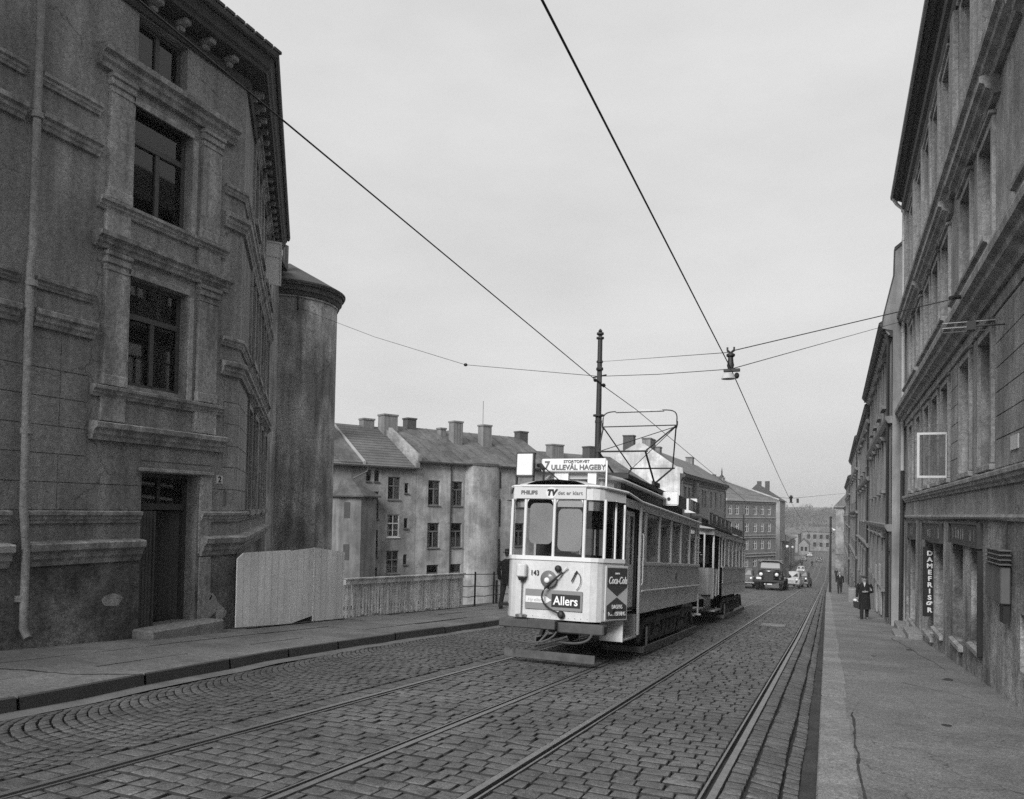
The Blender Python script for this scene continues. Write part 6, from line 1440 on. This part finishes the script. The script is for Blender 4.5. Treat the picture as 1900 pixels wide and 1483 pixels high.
b = MB(fT); b.box(-.92, .92, 1.35, 1.75, 2.2, 2.27, bev=.02); b.build('sun_visor', 'board_grey', tr_)
b = MB(fT); b.quad((-.7, 1.44, 1.66), (.7, 1.44, 1.66), (.66, 1.62, 2.14), (-.66, 1.62, 2.14)); b.build('windscreen', 'board_grey', tr_)
b = MB(fT); b.box(-.36, .36, -.06, .0, .66, 1.36, bev=.03); b.box(-.012, .012, -.08, -.06, .6, 1.4); b.build('radiator', 'iron', tr_)
b = MB(fT); b.ellipsoid((0, .0, 1.42), (.2, .1, .05), 10, 6); b.build('badge', 'chrome', tr_)
for s_ in (-1, 1):
    b = MB(fT); b.lathe((s_ * .56, .06, 1.18), [(.1, .14), (.13, .0), (.1, -.03), (.001, -.05)], 14, axis='w'); b.build('headlight', 'lamp_glass', tr_, smooth=40)
    b = MB(fT); b.ellipsoid((s_ * .8, .62, .86), (.24, .62, .28), 14, 8); b.build('fender', 'car_mid' if s_ < 0 else 'car_dark', tr_, smooth=True)
    wheel(tr_, fT, s_ * .84, .62, .42, .42, .24); wheel(tr_, fT, s_ * .88, 4.6, .45, .45, .45)
b = MB(fT); b.box(-1.02, 1.1, -.28, -.12, .6, .76, bev=.02); b.build('front_beam', 'iron', tr_)
b = MB(fT); b.box(-.86, -.5, -.32, -.29, .8, .96, bev=.02); b.box(-.08, .25, -.2, -.19, .42, .5); b.box(-.3, -.22, -.2, -.19, .42, .5); b.build('number_plate', 'sign_white', tr_)
b = MB(fT); b.box(-1.05, 1.25, 3.2, 7.2, .95, 1.1); b.box(.9, 1.1, 1.6, 3.1, .75, .85); b.box(1.0, 1.25, 3.2, 3.3, 1.1, 1.7); b.box(-1.05, -.95, 3.2, 7.2, 1.1, 1.4); b.build('flatbed', 'bogie', tr_)
b = MB(fT); b.box(-.4, .4, .1, 7, .5, .62); b.build('chassis', 'iron', tr_)

# ================================================================= PEOPLE
def skin_body(name, joints, bones, m, parent, root=0, sub=1):
    """one continuous figure grown over a skeleton"""
    me = bpy.data.meshes.new(name); me.from_pydata([j[0] for j in joints], bones, []); me.materials.append(M[m])
    o = bpy.data.objects.new(name, me); C.objects.link(o)
    md = o.modifiers.new('skin', 'SKIN'); 
    lay = me.skin_vertices[0].data if len(me.skin_vertices) else None
    if lay is None: return o
    for k, j in enumerate(joints): r = j[1]; lay[k].radius = (r, r) if not isinstance(r, tuple) else r
    for k in range(len(joints)): lay[k].use_root = (k == root)
    md.use_smooth_shade = True
    if sub: s_ = o.modifiers.new('sub', 'SUBSURF'); s_.levels = sub; s_.render_levels = sub
    attach(o, parent); return o
def person(x, y, z, H, face, label, coat=True, hat=None, arms=((0, 0, .0), (0, 0, .0)), stride=.12, coat_m='cloth_black', trouser='cloth_dark', belly=1.0, coat_len=.42, grp=None, folded=False):
    """face: heading in degrees (0 = looking down -Y at the camera)"""
    t = empty('person', (x, y, z), label, 'person', grp); a = R(face); s = H / 1.75
    fr = FR((x, y, z), d=(math.cos(a) * s, math.sin(a) * s, 0), n=(math.sin(a) * s, -math.cos(a) * s, 0), z=(0, 0, s))   # n = forward
    J = []; Bn = []
    def add(p, r, par=None):
        J.append((tuple(fr(*p)), r * s)); k = len(J) - 1
        if par is not None: Bn.append((par, k))
        return k
    pel = add((0, 0, .93), .125); w_ = add((0, .01, 1.1), .125 * belly, pel); ch = add((0, .0, 1.32), .14, w_); nk = add((0, .01, 1.49), .06, ch); hd0 = add((0, .03, 1.57), .075, nk); hd = add((0, .035, 1.66), .088, hd0); add((0, .03, 1.73), .05, hd)
    for sx, st in ((-1, stride), (1, -stride)):
        hp = add((sx * .09, 0, .88), .1, pel); kn = add((sx * .1, st * .6 + .03, .5), .062, hp); an__ = add((sx * .1, st - (.05 if st < 0 else 0), .1), .042, kn); add((sx * .11, st + .12, .035), .035, an__)
    hands = []
    for i, sx in enumerate((-1, 1)):
        sh = add((sx * .18, 0, 1.42), .058, ch)
        if folded and i == 1: el = add((sx * .27, .0, 1.16), .045, sh); wr = add((sx * .1, .2, 1.14), .03, el)
        else: el = add((sx * .25, -.03, 1.14), .045, sh); wr = add((sx * .27, .06 + arms[i][1], .9), .03, el)
        hands.append(J[wr][0])
        wp = Vector((sx * .27, .06 + arms[i][1], .9)) if not (folded and i == 1) else Vector((sx * .1, .2, 1.14))
        dn = Vector((0, .03, -.08)) if not (folded and i == 1) else Vector((-sx * .08, .02, .0))
        pm = add(tuple(wp + dn * .7), .028, wr)
        side = Vector((0, 1, 0)) if not (folded and i == 1) else Vector((0, 0, 1))
        for q, ln in ((-.025, .8), (-.009, .95), (.009, 1.0), (.026, .85)):
            f0 = add(tuple(wp + dn * 1.1 + side * q), .0095, pm); f1_ = add(tuple(wp + dn * (1.1 + .55 * ln) + side * q + Vector((-sx * .01, 0, 0))), .0085, f0); add(tuple(wp + dn * (1.1 + .95 * ln) + side * q * .8 + Vector((-sx * .03, 0, 0))), .0075, f1_)
        th = add(tuple(wp + dn * .7 + side * .04), .011, pm); add(tuple(wp + dn * 1.2 + side * .055 + Vector((-sx * .015, 0, 0))), .009, th)
    skin_body('body', J, Bn, 'skin', t)
    # trousers and shoes
    for sx, st in ((-1, stride), (1, -stride)):
        b = MB(fr); rings = []
        for (px, py, pz, r1, r2) in ((sx * .09, 0, .92, .115, .12), (sx * .095, st * .3 + .01, .7, .1, .105), (sx * .1, st * .6 + .03, .5, .08, .085), (sx * .1, st * .85, .3, .07, .078), (sx * .1, st - (.05 if st < 0 else 0), .09, .062, .075)):
            rings.append([(px + r1 * math.cos(q * math.pi / 5), py + r2 * math.sin(q * math.pi / 5), pz) for q in range(10)])
        b.loft(rings); b.build('trouser_leg', trouser, t, smooth=True)
        b = MB(fr); yy = st - (.05 if st < 0 else 0) + .05; b.loft([[(sx * .1 + rx * math.cos(q * math.pi / 5), yy + ry * math.sin(q * math.pi / 5), zz) for q in range(10)] for rx, ry, zz in ((.048, .135, .0), (.052, .14, .035), (.045, .1, .07), (.04, .06, .11))]); b.build('shoe', 'leather', t, smooth=True)
    # coat or jacket following the torso, and sleeves
    b = MB(fr); low = coat_len if coat else .82
    prof = [(low, .215 * belly if coat else .17, .175), (.75, .2 * belly, .165), (.95, .185 * belly, .155 * belly), (1.12, .18 * belly, .15 * belly), (1.3, .2, .145), (1.42, .205, .125), (1.48, .13, .09), (1.51, .075, .075)]
    if not coat: prof = prof[2:]; prof = [(.84, .18, .145)] + prof
    b.loft([[(rx * math.cos(q * math.pi / 8), ry * math.sin(q * math.pi / 8), zz) for q in range(16)] for zz, rx, ry in prof]); b.build('coat' if coat else 'jacket', coat_m, t, smooth=True)
    for i, sx in enumerate((-1, 1)):
        if folded and i == 1: pth = [(sx * .19, 0, 1.43), (sx * .26, -.01, 1.3), (sx * .285, .0, 1.14), (sx * .2, .12, 1.13), (sx * .12, .19, 1.14)]
        else: pth = [(sx * .19, 0, 1.43), (sx * .24, -.01, 1.3), (sx * .265, -.03, 1.14), (sx * .27, .01, 1.0), (sx * .275, .05 + arms[i][1], .89)]
        b = MB(fr); b.tube(pth, .075 * s, 10, r1=.052 * s); b.build('sleeve', coat_m, t, smooth=True)
    b = MB(fr); b.prism([(-.045, 1.5), (.045, 1.5), (0, 1.32)], .125, .15, 'uz'); b.build('shirt_front', 'shirt', t)
    # face
    b = MB(fr); b.loft([[(w * math.cos(q), .03 + d_ * math.sin(q), zz) for q in [k * math.pi / 6 for k in range(12)]] for zz, w, d_ in ((1.535, .035, .05), (1.555, .055, .075), (1.6, .068, .088), (1.65, .076, .092), (1.7, .074, .09), (1.74, .055, .07), (1.76, .02, .03))]); hdo = b.build('head', 'skin', t, smooth=True)
    b = MB(fr); b.prism([(-.012, 1.615), (.012, 1.615), (.005, 1.665), (-.005, 1.665)], .11, .14, 'uz'); b.build('nose', 'skin', hdo)
    b = MB(fr)
    for sx in (-1, 1): b.ellipsoid((sx * .03, .112, 1.662), (.013, .008, .008), 8, 5)
    b.box(-.022, .022, .112, .12, 1.585, 1.592); b.build('eyes', 'hair', hdo)
    b = MB(fr)
    for sx in (-1, 1): b.ellipsoid((sx * .078, .025, 1.64), (.012, .02, .03), 8, 6)
    b.build('ears', 'skin', hdo)
    b = MB(fr); b.loft([[(w * math.cos(q), -.0 + d_ * math.sin(q), zz) for q in [k * math.pi / 6 for k in range(12)]] for zz, w, d_ in ((1.6, .06, .07), (1.66, .08, .095), (1.72, .082, .1), (1.77, .05, .065), (1.785, .01, .02))]); b.build('hair', 'hair', hdo, smooth=True)
    if hat == 'brim':
        b = MB(fr); b.lathe((0, .025, 1.7), [(.001, .0), (.15, .0), (.16, .015), (.1, .012), (.09, .1), (.05, .115), (.001, .1)], 18); b.build('hat', 'cloth_black', t, smooth=40)
    if hat == 'cap':
        b = MB(fr); b.lathe((0, .02, 1.7), [(.09, .0), (.105, .03), (.1, .06), (.05, .08), (.001, .085)], 16); b.box(-.07, .07, .09, .17, 1.7, 1.712, bev=.005); b.build('cap', 'cloth_grey', t, smooth=40)
    return t, hands, fr
t, hands, frp = person(1.0, 30.6, pr(30.6), 1.56, 0, 'man in a long black overcoat walking up the right pavement with a bag', True, 'cap', belly=1.12, folded=True, stride=.1)
bg_ = empty('bag', (hands[0][0], hands[0][1], hands[0][2] - .35), 'black leather bag with white parcels, carried by the overcoated man', 'bag')
b = MB(frp); b.prism([(-.4, .5), (-.2, .45), (-.17, .74), (-.42, .74)], .0, .3, 'uz'); b.build('bag_body', 'leather', bg_)
b = MB(frp); b.ellipsoid((-.34, .14, .77), (.09, .12, .07), 10, 6); b.ellipsoid((-.25, .2, .7), (.05, .08, .06), 8, 5); b.build('parcel', 'sign_white', bg_)
b = MB(frp); b.tube(bez([(-.38, .15, .74), (-.36, .12, .88), (-.24, .12, .88), (-.22, .15, .74)], 8), .01, 5); b.build('handle', 'leather', bg_)
person(.37, 63.5, pr(63.5), 1.66, 0, 'bareheaded man in a dark suit farther down the right pavement', False, None, coat_m='cloth_black', stride=.08, belly=1.05)
person(-8.85, 20.7, plf(20.7), 1.69, 180, 'person in dark suit and brimmed hat half hidden by the tram, left pavement', True, 'brim', coat_len=.75, stride=.2)
def far_person(x, y, label, m='cloth_black', grp='pedestrians far down the street'):
    person(x, y, gz(y) + .02, 1.7, 10, label, True, 'brim', coat_m=m, coat_len=.6, grp=grp)
far_person(-5.2, 205, 'distant person in dark clothes crossing the middle of the street')
far_person(-7.4, 200, 'distant person behind the lone light car')
far_person(.25, 150, 'distant dark figure on the right pavement beyond the street pole')
# two passengers behind the tram side windows
for x, y, lb_ in ((.6, 3.0, 'passenger with a pale scarf seated at the front side window of the tram'), (.62, 4.05, 'passenger seated at the second side window of the tram')):
    v = ft(x, y, 0); p_ = empty('person', tuple(ft(x, y, .88)), lb_, 'person', 'passengers seated in the tram')
    J = [(tuple(ft(x - .1, y + .05, 1.2)), .13), (tuple(ft(x - .08, y, 1.5)), .13), (tuple(ft(x - .06, y, 1.72)), .14), (tuple(ft(x - .05, y, 1.88)), .055), (tuple(ft(x - .04, y, 1.98)), .08), (tuple(ft(x - .04, y, 2.06)), .07), (tuple(ft(x + .1, y, 1.78)), .06), (tuple(ft(x + .14, y - .05, 1.52)), .05), (tuple(ft(x + .05, y - .2, 1.45)), .035), (tuple(ft(x - .26, y, 1.78)), .06), (tuple(ft(x - .3, y - .05, 1.52)), .05), (tuple(ft(x - .2, y - .2, 1.45)), .035), (tuple(ft(x - .02, y - .4, 1.25)), .08), (tuple(ft(x - .02, y - .42, .95)), .05), (tuple(ft(x - .2, y - .4, 1.25)), .08), (tuple(ft(x - .2, y - .42, .95)), .05)]
    skin_body('body', J, [(0, 1), (1, 2), (2, 3), (3, 4), (4, 5), (2, 6), (6, 7), (7, 8), (2, 9), (9, 10), (10, 11), (0, 12), (12, 13), (0, 14), (14, 15)], 'skin', p_)
    b = MB(ft); b.loft([[(x - .08 + rx * math.cos(q * math.pi / 6), y + ry * math.sin(q * math.pi / 6), zz) for q in range(12)] for zz, rx, ry in ((1.2, .2, .17), (1.6, .22, .17), (1.8, .2, .15), (1.88, .08, .08))]); b.build('coat', 'cloth_grey', p_, smooth=True)
    b = MB(ft); b.ellipsoid((x - .04, y + .02, 2.06), (.09, .1, .08), 10, 7); b.build('hat', 'cloth_dark', p_, smooth=True)
# ================================================================= camera, light, air
cam_d = bpy.data.cameras.new('camera'); cam = bpy.data.objects.new('camera', cam_d); C.objects.link(cam)
F_ = 1420.; yaw = math.atan(600 / 1420); pitch = 34 / 1420; roll = .0185
cam.matrix_world = Matrix.Rotation(yaw, 4, 'Z') @ Matrix.Rotation(math.pi / 2 + pitch, 4, 'X') @ Matrix.Rotation(roll, 4, 'Z')
cam_d.sensor_width = 36; cam_d.lens = F_ / 1900 * 36; cam_d.sensor_fit = 'HORIZONTAL'
cam_d.shift_x = 0.; cam_d.shift_y = (912 - 741.5) / 1900
cam_d.clip_start = .05; cam_d.clip_end = 4000
bpy.context.scene.camera = cam
w = bpy.data.worlds.new('World'); bpy.context.scene.world = w; w.use_nodes = True; nt = w.node_tree
bg = nt.nodes['Background']; bg.inputs['Strength'].default_value = .1
sky = nt.nodes.new('ShaderNodeTexSky'); sky.sky_type = 'NISHITA'; sky.sun_disc = False
SUN_EL, SUN_AZ = 34, 185                      # azimuth of the sun measured from +Y clockwise
sky.sun_elevation = R(SUN_EL); sky.sun_rotation = R(SUN_AZ)
sky.dust_density = 4; sky.air_density = 1
bw = nt.nodes.new('ShaderNodeRGBToBW'); nt.links.new(sky.outputs[0], bw.inputs[0])
tc = nt.nodes.new('ShaderNodeTexCoord')
mp = nt.nodes.new('ShaderNodeMapping'); mp.inputs['Scale'].default_value = (1, 1, 2.6); nt.links.new(tc.outputs['Generated'], mp.inputs[0])
cl = ramp(nt, noise(nt, mp.outputs[0], 2.2, 7, .55), 5.6, 6.9, .3, .7)
mxs = mul(nt, mul(nt, bw.outputs[0], .12), mul(nt, cl, .9), 'ADD')
mm = nt.nodes.new('ShaderNodeMath'); mm.operation = 'MINIMUM'; nt.links.new(mxs, mm.inputs[0]); mm.inputs[1].default_value = 14
nt.links.new(mm.outputs[0], bg.inputs['Color'])
sl = bpy.data.lights.new('sun', 'SUN'); sl.energy = 3.2; sl.angle = R(24); sl.color = (1, 1, 1)
so = bpy.data.objects.new('sun', sl); C.objects.link(so)
d = Vector((math.sin(R(SUN_AZ)) * math.cos(R(SUN_EL)), math.cos(R(SUN_AZ)) * math.cos(R(SUN_EL)), math.sin(R(SUN_EL))))
so.rotation_euler = d.to_track_quat('Z', 'Y').to_euler()
b = MB(); b.box(-905, 905, -64, 1260, -18, 26)
hz = b.build('haze', 'haze_vol'); hz['kind'] = 'stuff'
sc = bpy.context.scene
sc.view_settings.view_transform = 'Standard'; sc.view_settings.look = 'None'; sc.view_settings.exposure = .3; sc.view_settings.gamma = 1
sc.cycles.max_bounces = 6; sc.cycles.diffuse_bounces = 3; sc.cycles.glossy_bounces = 3; sc.cycles.transparent_max_bounces = 12
sc.cycles.sample_clamp_indirect = 3; sc.cycles.volume_bounces = 0; sc.cycles.caustics_reflective = False; sc.cycles.caustics_refractive = False
sc.cycles.use_denoising = False
